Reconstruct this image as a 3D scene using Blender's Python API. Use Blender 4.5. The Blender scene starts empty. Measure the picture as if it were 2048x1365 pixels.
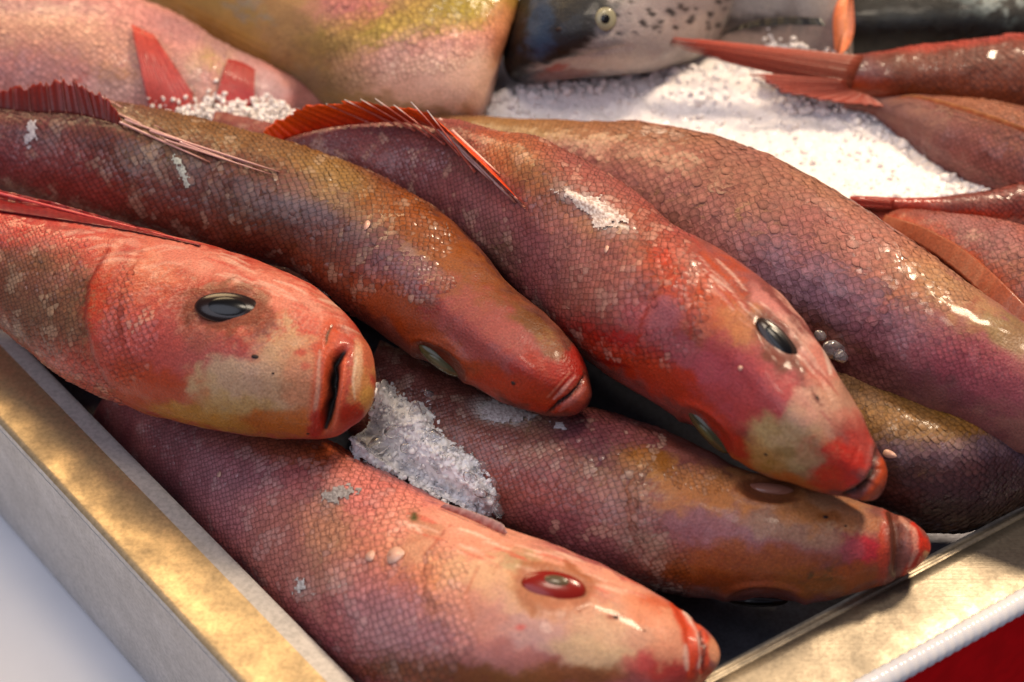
import bpy, bmesh, math, random
import numpy as np
from mathutils import Vector, Matrix
from mathutils.bvhtree import BVHTree

random.seed(7)
RNG = np.random.default_rng(11)
SC = bpy.context.scene
COL = SC.collection

# ------------------------------------------------------------------ camera
FOC, SENS, W0, H0 = 60.0, 36.0, 2048.0, 1365.0
PITCH = math.radians(42.0)
TARGET = np.array([0.0, 0.0, 0.07])
DIST = 1.0
FWD = np.array([0.0, math.cos(PITCH), -math.sin(PITCH)])
RIGHT = np.array([1.0, 0.0, 0.0])
UP = np.cross(RIGHT, FWD)
CAM = TARGET - FWD * DIST
cd = bpy.data.cameras.new('camera')
cd.lens = FOC; cd.sensor_width = SENS; cd.clip_start = 0.02; cd.clip_end = 50.0
cd.dof.use_dof = True; cd.dof.focus_distance = 0.965; cd.dof.aperture_fstop = 4.2
co = bpy.data.objects.new('camera', cd); COL.objects.link(co)
co.location = CAM; co.rotation_euler = (math.pi / 2 - PITCH, 0, 0)
SC.camera = co

# ------------------------------------------------------------------ light
wd = bpy.data.worlds.new('World'); SC.world = wd; wd.use_nodes = True
bgn = wd.node_tree.nodes['Background']
bgn.inputs[0].default_value = (0.74, 0.76, 1.0, 1); bgn.inputs[1].default_value = 0.22

def lamp(name, loc, target, power, color, size, size_y=None):
    ld = bpy.data.lights.new(name, 'AREA'); ld.energy = power; ld.color = color
    ld.shape = 'RECTANGLE' if size_y else 'DISK'; ld.size = size
    if size_y: ld.size_y = size_y
    lo = bpy.data.objects.new(name, ld); COL.objects.link(lo)
    lo.location = loc
    lo.rotation_euler = (Vector(target) - Vector(loc)).to_track_quat('-Z', 'Y').to_euler()
    return lo
lamp('stall_or_fill_lamp', (0.86, 0.62, 1.52), (0, 0.05, 0.05), 33, (1.0, 0.79, 0.56), 0.28)
lamp('stall_or_fill_lamp', (-0.64, 1.14, 1.25), (-0.05, 0.05, 0.05), 22, (1.0, 0.70, 0.38), 0.9)
lamp('stall_or_fill_lamp', (0.12, -0.20, 1.70), (0, 0.0, 0.05), 9, (1.0, 0.84, 0.66), 0.4)  # overhead fill added to lift the lower right fish and the ice heap
lamp('daylight_opening', (-0.9, -1.0, 1.7), (0, 0.1, 0.05), 18, (0.82, 0.85, 1.0), 1.8)
SC.view_settings.view_transform = 'Standard'
SC.view_settings.look = 'None'
SC.view_settings.exposure = 0.0
SC.cycles.use_denoising = True
SC.cycles.max_bounces = 8
SC.cycles.sample_clamp_indirect = 4.0

# ------------------------------------------------------------------ measuring the photograph
def ray(px, py):
    px = np.asarray(px, float); py = np.asarray(py, float)
    x = (px - W0 / 2) / W0 * SENS / FOC; y = (H0 / 2 - py) / W0 * SENS / FOC
    return FWD + x[..., None] * RIGHT + y[..., None] * UP      # depth 1 along FWD
def at_z(px, py, z):
    r = ray(px, py); t = (z - CAM[2]) / r[..., 2]
    return CAM + r * t[..., None]
def at_depth(px, py, d):
    return CAM + ray(px, py) * np.asarray(d)[..., None]
def project(P):
    q = P - CAM; d = q @ FWD
    x = (q @ RIGHT) / d; y = (q @ UP) / d
    return np.stack([W0 / 2 + x * FOC / SENS * W0, H0 / 2 - y * FOC / SENS * W0], -1), d
def mpp(d): return d * SENS / FOC / W0

# ------------------------------------------------------------------ noise
_perm = np.random.default_rng(5).permutation(256); _perm = np.concatenate([_perm] * 3)
_grad = np.random.default_rng(6).normal(size=(256, 3)); _grad /= np.linalg.norm(_grad, axis=1)[:, None]
def perlin(P):
    P = np.asarray(P, float); i = np.floor(P).astype(int); f = P - i; i &= 255
    u = f * f * f * (f * (f * 6 - 15) + 10); out = 0
    for dx in (0, 1):
        for dy in (0, 1):
            for dz in (0, 1):
                h = _perm[_perm[_perm[(i[:, 0] + dx) & 255] + ((i[:, 1] + dy) & 255)] + ((i[:, 2] + dz) & 255)]
                g = _grad[h]
                d = g[:, 0] * (f[:, 0] - dx) + g[:, 1] * (f[:, 1] - dy) + g[:, 2] * (f[:, 2] - dz)
                w = (u[:, 0] if dx else 1 - u[:, 0]) * (u[:, 1] if dy else 1 - u[:, 1]) * (u[:, 2] if dz else 1 - u[:, 2])
                out = out + w * d
    return out * 1.5
def fbm(P, o=3):
    a, s, out = 1.0, 1.0, 0
    for k in range(o):
        out = out + a * perlin(P * s + 17.3 * k); a *= 0.5; s *= 2.03
    return out
def sstep(a, b, x):
    t = np.clip((x - a) / (b - a), 0, 1); return t * t * (3 - 2 * t)
def lin(c):
    if isinstance(c, str):
        c = c.lstrip('#'); c = [int(c[k:k + 2], 16) for k in (0, 2, 4)]
    c = np.array(c, float) / 255.0
    return np.where(c <= 0.04045, c / 12.92, ((c + 0.055) / 1.055) ** 2.4)

def tint(c):
    """flesh colour: the measured tones, part of the cool sheen of the light left painted in"""
    c = lin(c); r, g, b = c
    if b > g: b = g + (b - g) * 0.5
    m = (r + g + b) / 3; c = m + (np.array([r, g, b]) - m) * SATU; return np.clip(c * DARK * OWN[0], 0.003, 0.9)
OWN = [1.0]
SATU, DARK = 1.08, 0.80

# ------------------------------------------------------------------ mesh helpers
def mesh_np(name, V, F, col=None, mat=None, smooth=True, uv=None):
    me = bpy.data.meshes.new(name)
    V = np.ascontiguousarray(V, np.float32); n = F.shape[1]
    me.vertices.add(len(V)); me.vertices.foreach_set('co', V.ravel())
    me.loops.add(F.size); me.loops.foreach_set('vertex_index', np.ascontiguousarray(F, np.int32).ravel())
    me.polygons.add(len(F)); me.polygons.foreach_set('loop_start', np.arange(0, F.size, n, dtype=np.int32))
    me.polygons.foreach_set('use_smooth', np.full(len(F), smooth))
    me.update(calc_edges=True)
    if col is not None:
        at = me.color_attributes.new('Col', 'FLOAT_COLOR', 'POINT')
        c4 = np.ones((len(V), 4), np.float32); c4[:, :3] = col
        at.data.foreach_set('color', c4.ravel())
    if mat: me.materials.append(mat)
    return me
def link(name, me, parent=None, loc=(0, 0, 0)):
    o = bpy.data.objects.new(name, me); COL.objects.link(o)
    if parent is not None: o.parent = parent
    o.location = loc
    return o
def tag(o, label=None, cat=None, group=None, kind=None):
    if label: o['label'] = label
    if cat: o['category'] = cat
    if group: o['group'] = group
    if kind: o['kind'] = kind
    return o
def empty(name, loc):
    o = bpy.data.objects.new(name, None); COL.objects.link(o); o.location = loc; o.empty_display_size = 0.02
    return o

# ------------------------------------------------------------------ materials
def mat_new(name):
    m = bpy.data.materials.new(name); m.use_nodes = True
    nt = m.node_tree; return m, nt, nt.nodes['Principled BSDF']
def nd(nt, t, **kw):
    n = nt.nodes.new(t)
    for k, v in kw.items():
        if k.startswith('i_'): n.inputs[k[2:].replace('_', ' ')].default_value = v
        else: setattr(n, k, v)
    return n
def ramp(nt, src, pts):
    r = nt.nodes.new('ShaderNodeValToRGB'); e = r.color_ramp.elements
    while len(e) < len(pts): e.new(0.5)
    for k, (p, c) in enumerate(pts):
        e[k].position = p; e[k].color = (*c, 1) if len(c) == 3 else c
    nt.links.new(src, r.inputs[0]); return r.outputs[0]
def skin_material(name, rough=(0.3, 0.52), grain=900, bump=0.35, sss=0.06, coat=0.25, pore=True):
    m, nt, b = mat_new(name); L = nt.links.new
    tc = nd(nt, 'ShaderNodeTexCoord'); at = nd(nt, 'ShaderNodeAttribute', attribute_name='Col')
    n1 = nd(nt, 'ShaderNodeTexNoise', i_Scale=grain, i_Detail=3.0); L(tc.outputs['Object'], n1.inputs['Vector'])
    n2 = nd(nt, 'ShaderNodeTexNoise', i_Scale=grain * 0.16, i_Detail=4.0); L(tc.outputs['Object'], n2.inputs['Vector'])
    f = ramp(nt, n1.outputs[0], [(0.3, (0.72,) * 3), (0.7, (1.2,) * 3)])
    mx = nd(nt, 'ShaderNodeMix', data_type='RGBA', blend_type='MULTIPLY'); mx.inputs[0].default_value = 1
    L(at.outputs['Color'], mx.inputs[6]); L(f, mx.inputs[7])
    L(mx.outputs[2], b.inputs['Base Color'])
    r = ramp(nt, n2.outputs[0], [(0.40, (rough[0],) * 3), (0.60, (rough[1],) * 3)]); L(r, b.inputs['Roughness'])
    bp = nd(nt, 'ShaderNodeBump'); bp.inputs['Strength'].default_value = bump; bp.inputs['Distance'].default_value = 0.0007
    if pore:
        vo = nd(nt, 'ShaderNodeTexVoronoi', i_Scale=grain * 0.75); L(tc.outputs['Object'], vo.inputs['Vector'])
        ad = nd(nt, 'ShaderNodeMath', operation='ADD'); L(vo.outputs['Distance'], ad.inputs[0]); L(n1.outputs[0], ad.inputs[1])
        L(ad.outputs[0], bp.inputs['Height'])
    else: L(n1.outputs[0], bp.inputs['Height'])
    L(bp.outputs[0], b.inputs['Normal'])
    b.inputs['Specular IOR Level'].default_value = 0.28
    b.inputs['Subsurface Weight'].default_value = sss; b.inputs['Subsurface Radius'].default_value = (1, 0.35, 0.2)
    b.inputs['Subsurface Scale'].default_value = 0.004
    n3 = nd(nt, 'ShaderNodeTexNoise', i_Scale=38.0, i_Detail=5.0); L(tc.outputs['Object'], n3.inputs['Vector'])
    cw = ramp(nt, n3.outputs[0], [(0.44, (0.05,) * 3), (0.60, (coat,) * 3)]); L(cw, b.inputs['Coat Weight']); b.inputs['Coat Roughness'].default_value = 0.10
    return m
M_SKIN = skin_material('fish_skin', rough=(0.38, 0.6), coat=0.16)
M_SCALE = skin_material('fish_scale', rough=(0.30, 0.62), grain=1300, bump=0.15, sss=0.0, coat=0.36, pore=False)
M_FIN = skin_material('fin_membrane', rough=(0.3, 0.45), grain=700, bump=0.2, sss=0.0, coat=0.2, pore=False)
def glossy(name, rgb, rough=0.08, coat=1.0, attr=False):
    m, nt, b = mat_new(name); b.inputs['Base Color'].default_value = (*rgb, 1); b.inputs['Roughness'].default_value = rough
    b.inputs['Coat Weight'].default_value = coat; b.inputs['Coat Roughness'].default_value = 0.06; b.inputs['Specular IOR Level'].default_value = 0.3
    if attr:
        a = nd(nt, 'ShaderNodeAttribute', attribute_name='Col'); nt.links.new(a.outputs['Color'], b.inputs['Base Color'])
    return m
M_EYE = glossy('wet_eye', (0.05, 0.03, 0.02), 0.22, 0.12, attr=True)
M_HOLE = glossy('nostril_shade', (0.02, 0.008, 0.006), 0.6, 0.0)  # near-black disc colour stands for the shade inside the hole
M_SPINE = glossy('fin_spine', (0.5, 0.3, 0.25), 0.3, 0.3, attr=True)

# ------------------------------------------------------------------ curve interpolation
def hermite(t, Y, T, mono=False):
    Y = np.asarray(Y, float); one = Y.ndim == 1
    if one: Y = Y[:, None]
    h = np.diff(t)[:, None]; d = np.diff(Y, axis=0) / h
    m = np.zeros_like(Y); m[0] = d[0]; m[-1] = d[-1]
    if mono:
        a, b = d[:-1], d[1:]; w1 = 2 * h[1:] + h[:-1]; w2 = h[1:] + 2 * h[:-1]
        with np.errstate(divide='ignore', invalid='ignore'):
            v = (w1 + w2) / (w1 / a + w2 / b)
        m[1:-1] = np.where(a * b > 0, v, 0)
    else:
        m[1:-1] = (d[:-1] * h[1:] + d[1:] * h[:-1]) / (h[1:] + h[:-1])
    k = np.clip(np.searchsorted(t, T, side='right') - 1, 0, len(t) - 2)
    s = ((T - t[k]) / (t[k + 1] - t[k]))[:, None]; hh = h[k]
    r = (2 * s**3 - 3 * s**2 + 1) * Y[k] + (s**3 - 2 * s**2 + s) * hh * m[k] + (-2 * s**3 + 3 * s**2) * Y[k + 1] + (s**3 - s**2) * hh * m[k + 1]
    return r[:, 0] if one else r
def polydist(p, line):
    """distance (px) of points p to a polyline, and the position along it 0..1"""
    line = np.asarray(line, float); best = np.full(len(p), 1e9); pos = np.zeros(len(p))
    L = np.linalg.norm(np.diff(line, axis=0), axis=1); cum = np.concatenate([[0], np.cumsum(L)])
    for k in range(len(line) - 1):
        a, b = line[k], line[k + 1]; ab = b - a
        t = np.clip(((p - a) @ ab) / (ab @ ab), 0, 1)
        d = np.linalg.norm(p - a - t[:, None] * ab, axis=1); q = d < best
        best = np.where(q, d, best); pos = np.where(q, (cum[k] + t * L[k]) / cum[-1], pos)
    return best, pos

ALL_BODIES = []     # (world verts, tris) of everything ice may lie on

class Fish:
    """One fish: a single closed skin lofted through measured cross sections, sculpted and coloured."""
    def __init__(self, st, z, k=1.15, roll=0.0, nu=250, nv=200, base='a05a4a', base2='8a4a3a', seed=0, dense_head=0.35, ridge=0.0, lump=0.0008, kv=1.25, own=1.0):
        OWN[0] = own      # how dark this fish is
        st = np.asarray(st, float); U = st[:, :2]; Lw = st[:, 2:4]; n = len(st)
        z = np.asarray(z, float)
        if z.ndim == 0: z = np.full(n, float(z))
        elif len(z) != n: z = np.interp(np.linspace(0, 1, n), np.linspace(0, 1, len(z)), z)
        roll = np.interp(np.linspace(0, 1, n), np.linspace(0, 1, np.size(roll)), np.atleast_1d(roll)) * math.pi / 180
        mid = (U + Lw) / 2; C = at_z(mid[:, 0], mid[:, 1], z); dep = (C - CAM) @ FWD
        Uw = at_depth(U[:, 0], U[:, 1], dep); Lww = at_depth(Lw[:, 0], Lw[:, 1], dep)
        S = Uw - Lww; w = np.linalg.norm(S, axis=1) / 2; S /= 2 * w[:, None]
        # round off the snout
        C = np.vstack([C, C[-1] + (C[-1] - C[-2]) * 0.25]); w = np.append(w, w[-1] * 0.25); S = np.vstack([S, S[-1]]); roll = np.append(roll, roll[-1])
        t = np.concatenate([[0], np.cumsum(np.linalg.norm(np.diff(C, axis=0), axis=1))]); t /= t[-1]
        q = np.linspace(0, 1, nu); T = q + dense_head * 0.5 * np.sin(math.pi * q) * q * 1.2
        T = np.clip(T / T[-1], 0, 1)
        c = hermite(t, C, T); ww = np.sqrt(np.maximum(hermite(t, w * w, T, mono=True), 1e-8))
        ss = hermite(t, S, T); ss /= np.linalg.norm(ss, axis=1)[:, None]; rr = hermite(t, roll, T)
        v = CAM - c; v -= (v * ss).sum(1)[:, None] * ss; v /= np.linalg.norm(v, axis=1)[:, None]
        a = ww / np.sqrt(np.cos(rr) ** 2 + (k * np.sin(rr)) ** 2)
        D = np.cos(rr)[:, None] * v + np.sin(rr)[:, None] * ss       # dorsal direction
        Lt = -np.sin(rr)[:, None] * v + np.cos(rr)[:, None] * ss     # lateral direction
        th = np.linspace(0, 2 * math.pi, nv, endpoint=False); ct, sn = np.cos(th), np.sin(th)
        rad = 1 + ridge * np.exp(-((np.minimum(th % (2 * math.pi), 2 * math.pi - th)) / 0.25) ** 2)   # th = 0 dorsal
        kd = np.where(ct > 0, k, kv)
        P = c[:, None, :] + (a[:, None] * (sn * rad)[None])[..., None] * Lt[:, None] + (a[:, None] * (ct * kd * rad)[None])[..., None] * D[:, None]
        self.nu, self.nv = nu, nv; self.P = P.reshape(-1, 3); self.k = k; self.w = ww; self.T = T
        self.off = seed * 13.7
        self.P = self.P + self.normals() * (fbm(self.P * 50 + self.off, 2) * lump + fbm(self.P * 18 + self.off + 4, 1) * lump * 2.2)[:, None]
        self.refresh()
        h = fbm(self.P * 60 + self.off, 4); m = sstep(-0.45, 0.45, h)[:, None]
        self.col = tint(base) * (1 - m) + tint(base2) * m
        self.warp = np.stack([fbm(self.P * 110 + self.off + 31, 5) + .25 * perlin(self.P * 900 + 3), fbm(self.P * 110 + self.off + 77, 5) + .25 * perlin(self.P * 900 + 50)], -1)
    def normals(self):
        G = self.P.reshape(self.nu, self.nv, 3)
        du = np.gradient(G, axis=0); dv = np.roll(G, -1, 1) - np.roll(G, 1, 1)
        n = np.cross(dv, du); l = np.linalg.norm(n, axis=2)[..., None]; n = n / np.maximum(l, 1e-12)
        c = G.mean(1, keepdims=True)
        if ((G - c) * n).sum() < 0: n = -n
        return n.reshape(-1, 3)
    def refresh(self):
        self.N = self.normals(); self.px, self.dep = project(self.P)
        v = CAM - self.P; v /= np.linalg.norm(v, axis=1)[:, None]; self.face = (self.N * v).sum(1)
        self.vis = sstep(-0.25, 0.1, self.face)
    def near(self, x, y):
        """index of the skin point seen at a photo position"""
        d = (self.px[:, 0] - x) ** 2 + (self.px[:, 1] - y) ** 2 + np.where(self.face > 0, 0, 1e7)
        return int(np.argmin(d))
    # --- colour
    def paint(self, *patches):
        for p in patches:
            x, y, rx, ry, ang, c, op = p[:7]; soft = p[7] if len(p) > 7 else 0.35
            mot = p[8] if len(p) > 8 else 0; st = p[9] if len(p) > 9 else 1.0; wp = 0.55
            a = math.radians(ang); d = self.px + self.warp * min(rx, ry, 60) * wp - (x, y)
            e1 = d[:, 0] * math.cos(a) + d[:, 1] * math.sin(a); e2 = -d[:, 0] * math.sin(a) + d[:, 1] * math.cos(a)
            r = np.sqrt((e1 / rx) ** 2 + (e2 / ry) ** 2); w = 1 - sstep(1 - soft, 1 + soft, r)
            q = np.nonzero(w > 0.002)[0]
            if not len(q): continue
            wq = w[q] * op * self.vis[q]
            if mot:
                nn = fbm(np.stack([e1[q] / (mot * st), e2[q] / mot, np.full(len(q), x * 0.1 + self.off)], -1), 3)
                wq = wq * sstep(-0.1, 0.35, nn)
            self.col[q] += (tint(c) - self.col[q]) * wq[:, None]
        return self
    def stroke(self, line, width, c, op=1.0, taper=True, soft=0.5):
        d, t = polydist(self.px + self.warp * width * 0.15, line); ww = width * (np.sqrt(np.clip(np.sin(math.pi * (0.06 + 0.88 * t)), 0, 1)) if taper else 1)
        w = (1 - sstep(ww * (1 - soft), ww * (1 + soft), d)) * op * self.vis
        self.col += (tint(c) - self.col) * w[:, None]; return self
    # --- relief (millimetres, + out, - in)
    def carve(self, line, width, mm, taper=True):
        d, t = polydist(self.px, line); tt = np.sqrt(np.clip(np.sin(math.pi * (0.03 + 0.94 * t)), 0, 1)) if taper else 1
        w = np.exp(-(d / (width * (0.4 + 0.6 * tt))) ** 2 * 1.4) * tt * self.vis
        self.P = self.P + self.N * (w * mm / 1000)[:, None]; return self
    def step(self, line, width, mm):
        """a lifted edge: a plate ends at the line (raised on the left side of the line's direction), e.g. a gill cover"""
        line = np.asarray(line, float); d, t = polydist(self.px, line)
        kk = np.clip((t * (len(line) - 1)).astype(int), 0, len(line) - 2); a = line[kk]; b = line[kk + 1]
        side = (b[:, 0] - a[:, 0]) * (self.px[:, 1] - a[:, 1]) - (b[:, 1] - a[:, 1]) * (self.px[:, 0] - a[:, 0])
        sd = d * np.sign(side); fade = np.clip(np.sin(math.pi * np.clip(t, 0.02, 0.98)), 0, 1) ** 0.5
        w = np.where(sd < 0, np.exp(-(d / width) ** 2), np.exp(-(d / (width * 0.12)) ** 2)) * fade * self.vis
        self.P = self.P + self.N * (w * mm * 1.5 / 1000)[:, None]; return self
    def dent(self, x, y, rx, ry, ang, mm, rim=0.0):
        a = math.radians(ang); d = self.px - (x, y)
        e1 = d[:, 0] * math.cos(a) + d[:, 1] * math.sin(a); e2 = -d[:, 0] * math.sin(a) + d[:, 1] * math.cos(a)
        r = np.sqrt((e1 / rx) ** 2 + (e2 / ry) ** 2)
        w = (-mm * np.exp(-(r / 0.8) ** 4) + rim * np.exp(-((r - 1.15) / 0.18) ** 2)) * self.vis
        self.P = self.P + self.N * (w / 1000)[:, None]; return self
    # --- objects
    def build(self, name, label, cat='fish', group=None, mat=None):
        self.refresh()
        base = self.P.mean(0).copy(); base[2] = self.P[:, 2].min(); self.base = base
        self.root = tag(empty(name, base), label, cat, group)
        nu, nv = self.nu, self.nv; i, j = np.meshgrid(np.arange(nu - 1), np.arange(nv), indexing='ij'); j2 = (j + 1) % nv
        F = np.stack([i * nv + j, i * nv + j2, (i + 1) * nv + j2, (i + 1) * nv + j], -1).reshape(-1, 4)
        V = np.vstack([self.P, self.P[:nv].mean(0), self.P[-nv:].mean(0)]); nP = len(self.P)
        jj = np.arange(nv); k2 = (jj + 1) % nv
        cap = np.vstack([np.stack([k2, jj, np.full(nv, nP), np.full(nv, nP)], -1), np.stack([(nu - 1) * nv + jj, (nu - 1) * nv + k2, np.full(nv, nP + 1), np.full(nv, nP + 1)], -1)])
        col = np.vstack([self.col, self.col[:nv].mean(0), self.col[-nv:].mean(0)])
        # quads plus two fans (degenerate fourth corner is cut away with a tri list)
        tri = np.vstack([F[:, [0, 1, 2]], F[:, [0, 2, 3]], cap[:, :3]])
        self.body = link('body', mesh_np('body', V - base, tri, np.clip(col, 0, 1), mat or M_SKIN), self.root)
        ALL_BODIES.append((V, tri)); return self
    def eye(self, x, y, rx, ry, ang, iris, pupil=None, pf=0.5, bulge=0.4, pxy=(0, 0), sink=0.15, edge=None):
        i = self.near(x, y); n = self.N[i]; s = mpp(self.dep[i]); p = self.P[i]
        a = math.radians(ang); e1 = RIGHT * math.cos(a) - UP * math.sin(a); e2 = RIGHT * math.sin(a) + UP * math.cos(a)
        v = CAM - p; v /= np.linalg.norm(v); m = n * 0.5 + v * 0.5; m /= np.linalg.norm(m)
        e1 = e1 - (e1 @ m) * m; e2 = e2 - (e2 @ m) * m
        R = (rx + ry) / 2 * s * bulge
        def dome(nm, sc, parent, color, lift, off=(0, 0), rim=None):
            nr, na = 14, 40; V, C = [m * R], [lin(color)]
            for q in range(1, nr + 1):
                f = q / nr * 1.25; rr = math.sin(min(f, 1.0) * math.pi / 2) if f <= 1 else 1.0
                hh = math.cos(f * math.pi / 2)
                for g in range(na):
                    b = 2 * math.pi * g / na
                    V.append((e1 * rx * math.cos(b) + e2 * ry * math.sin(b)) * s * rr + m * R * hh)
                    cc = lin(color)
                    if rim is not None: cc = cc + (lin(rim) - cc) * sstep(0.72, 0.95, f)
                    C.append(cc)
            V = np.array(V) * sc + m * lift + (e1 * off[0] * rx + e2 * off[1] * ry) * s
            F = [[0, 1 + (g + 1) % na, 1 + g] for g in range(na)]
            for q in range(nr - 1):
                for g in range(na):
                    a0 = 1 + q * na + g; a1 = 1 + q * na + (g + 1) % na
                    F += [[a0, a1, a1 + na], [a0, a1 + na, a0 + na]]
            return mesh_np(nm, V, np.array(F)[:, ::-1], np.array(C), M_EYE)
        loc = p - self.base - m * R * sink
        e = link('eye', dome('eye', 1.0, None, iris, 0, (0, 0), edge), self.root, loc)
        if pupil: link('pupil', dome('pupil', pf, e, pupil, R * (1 - pf) * 0.995 + 0.0004, pxy), e)
        return self
    def nostril(self, x, y, rx, ry, ang):
        i = self.near(x, y); n = self.N[i]; s = mpp(self.dep[i]); a = math.radians(ang)
        e1 = RIGHT * math.cos(a) - UP * math.sin(a); e1 = e1 - (e1 @ n) * n; e1 /= np.linalg.norm(e1); e2 = np.cross(n, e1)
        V = [n * 0.0002]; na = 14
        for q in (0.6, 1.0):
            for g in range(na):
                b = 2 * math.pi * g / na; V.append(e1 * rx * s * q * math.cos(b) + e2 * ry * s * q * math.sin(b) + n * (0.0004 if q < 1 else -0.0008))
        F = [[0, 1 + g, 1 + (g + 1) % na] for g in range(na)]
        for g in range(na):
            a0, a1 = 1 + g, 1 + (g + 1) % na; F += [[a0, a0 + na, a1 + na], [a0, a1 + na, a1]]
        link('nostril', mesh_np('nostril', np.array(V), np.array(F), None, M_HOLE), self.root, self.P[i] - self.base); return self
    def surf(self, x, y, lift=0.0):
        i = self.near(x, y); return at_depth(np.array(x), np.array(y), np.array(self.dep[i] - lift))
    def fin(self, base, tip, c0, c1, name='dorsal_fin', nb=60, nh=10, lift=0.003, ripple=0.0008, spines=0, spine_px=4.0, over=1.12, spine_c=('8a4038', 'e8d8cc'), rag=0.06, hug=False):
        base = np.asarray(base, float); tip = np.asarray(tip, float); q = np.linspace(0, 1, nb)
        B = hermite(np.linspace(0, 1, len(base)), base, q); Tp = hermite(np.linspace(0, 1, len(tip)), tip, q)
        dB = np.array([self.dep[self.near(*p)] for p in B]); dB = np.convolve(np.pad(dB, 4, mode='edge'), np.ones(9) / 9, 'valid') - lift
        rg = (RNG.random(nb) - 0.5) * rag; V, C = [], []
        for h in range(nh + 1):
            f = h / nh; pp = B + (Tp - B) * (f * (1 + rg * (f > 0.8)))[:, None] if False else B + (Tp - B) * f * (1 + rg * f ** 4)[:, None]
            dd = np.array([self.dep[self.near(*z)] for z in pp]) - lift if hug else dB - 0.002 * f
            V.append(at_depth(pp[:, 0], pp[:, 1], dd + ripple * np.sin(np.arange(nb) * 1.9)))
            k = sstep(0, 1, f + 0.25 * np.sin(np.arange(nb) * 2.6) * (0.5))[:, None] if np.ndim(f) else np.clip(f + 0.22 * np.sin(np.arange(nb) * 2.7), 0, 1)[:, None]
            C.append(tint(c0) * (1 - k) + tint(c1) * k)
        V = np.concatenate(V); C = np.concatenate(C)
        th = FWD * 0.0004; n0 = len(V); V = np.vstack([V, V + th]); C = np.vstack([C, C])
        F = []
        for h in range(nh):
            for g in range(nb - 1):
                a = h * nb + g; F += [[a, a + 1, a + nb + 1, a + nb], [n0 + a, n0 + a + nb, n0 + a + nb + 1, n0 + a + 1]]
        o = [g for g in range(nb)] + [h * nb + nb - 1 for h in range(1, nh + 1)] + [nh * nb + g for g in range(nb - 2, -1, -1)] + [h * nb for h in range(nh - 1, 0, -1)]
        for a, b in zip(o, o[1:] + o[:1]): F.append([a, a + n0, b + n0, b])
        f = link(name, mesh_np(name, V - self.base, np.array(F), C, M_FIN), self.root)
        for s in range(spines):
            g = int((s + 0.4) / spines * (nb - 1)); p0 = B[g]; p1 = B[g] + (Tp[g] - B[g]) * over * (0.95 + 0.15 * RNG.random())
            rod(f, 'fin_spine', at_depth(*p0, dB[g] - 0.0005), at_depth(*p1, dB[g] - 0.003), spine_px * mpp(dB[g]), self.base, spine_c)
        return f

def rod(parent, name, A, B, r, base, cols=('8a4038', 'e8d8cc'), bend=None, r1=0.35, n=9):
    A = np.asarray(A); B = np.asarray(B); d = B - A; L = np.linalg.norm(d); d = d / L
    x = np.cross(d, UP + RIGHT * 0.3); x /= np.linalg.norm(x); y = np.cross(d, x); V, C = [], []
    for q in range(n):
        f = q / (n - 1); p = A + (B - A) * f
        if bend is not None: p = p + np.asarray(bend) * math.sin(math.pi * f)
        rr = r * (1 - (1 - r1) * f)
        for g in range(6):
            V.append(p + (x * math.cos(g * math.pi / 3) + y * math.sin(g * math.pi / 3)) * rr); k = float(sstep(0.80, 0.93, f)); C.append(lin(cols[0]) * (1 - k) + lin(cols[1]) * k)
    F = []
    for q in range(n - 1):
        for g in range(6): F.append([q * 6 + g, q * 6 + (g + 1) % 6, q * 6 + 6 + (g + 1) % 6, q * 6 + 6 + g])
    F.append([0, 1, 2, 3]); F.append([0, 3, 4, 5]); e = (n - 1) * 6; F.append([e + 3, e + 2, e + 1, e]); F.append([e + 5, e + 4, e + 3, e])
    return link(name, mesh_np(name, np.array(V) - base, np.array(F), np.array(C), M_SPINE), parent)

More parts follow.
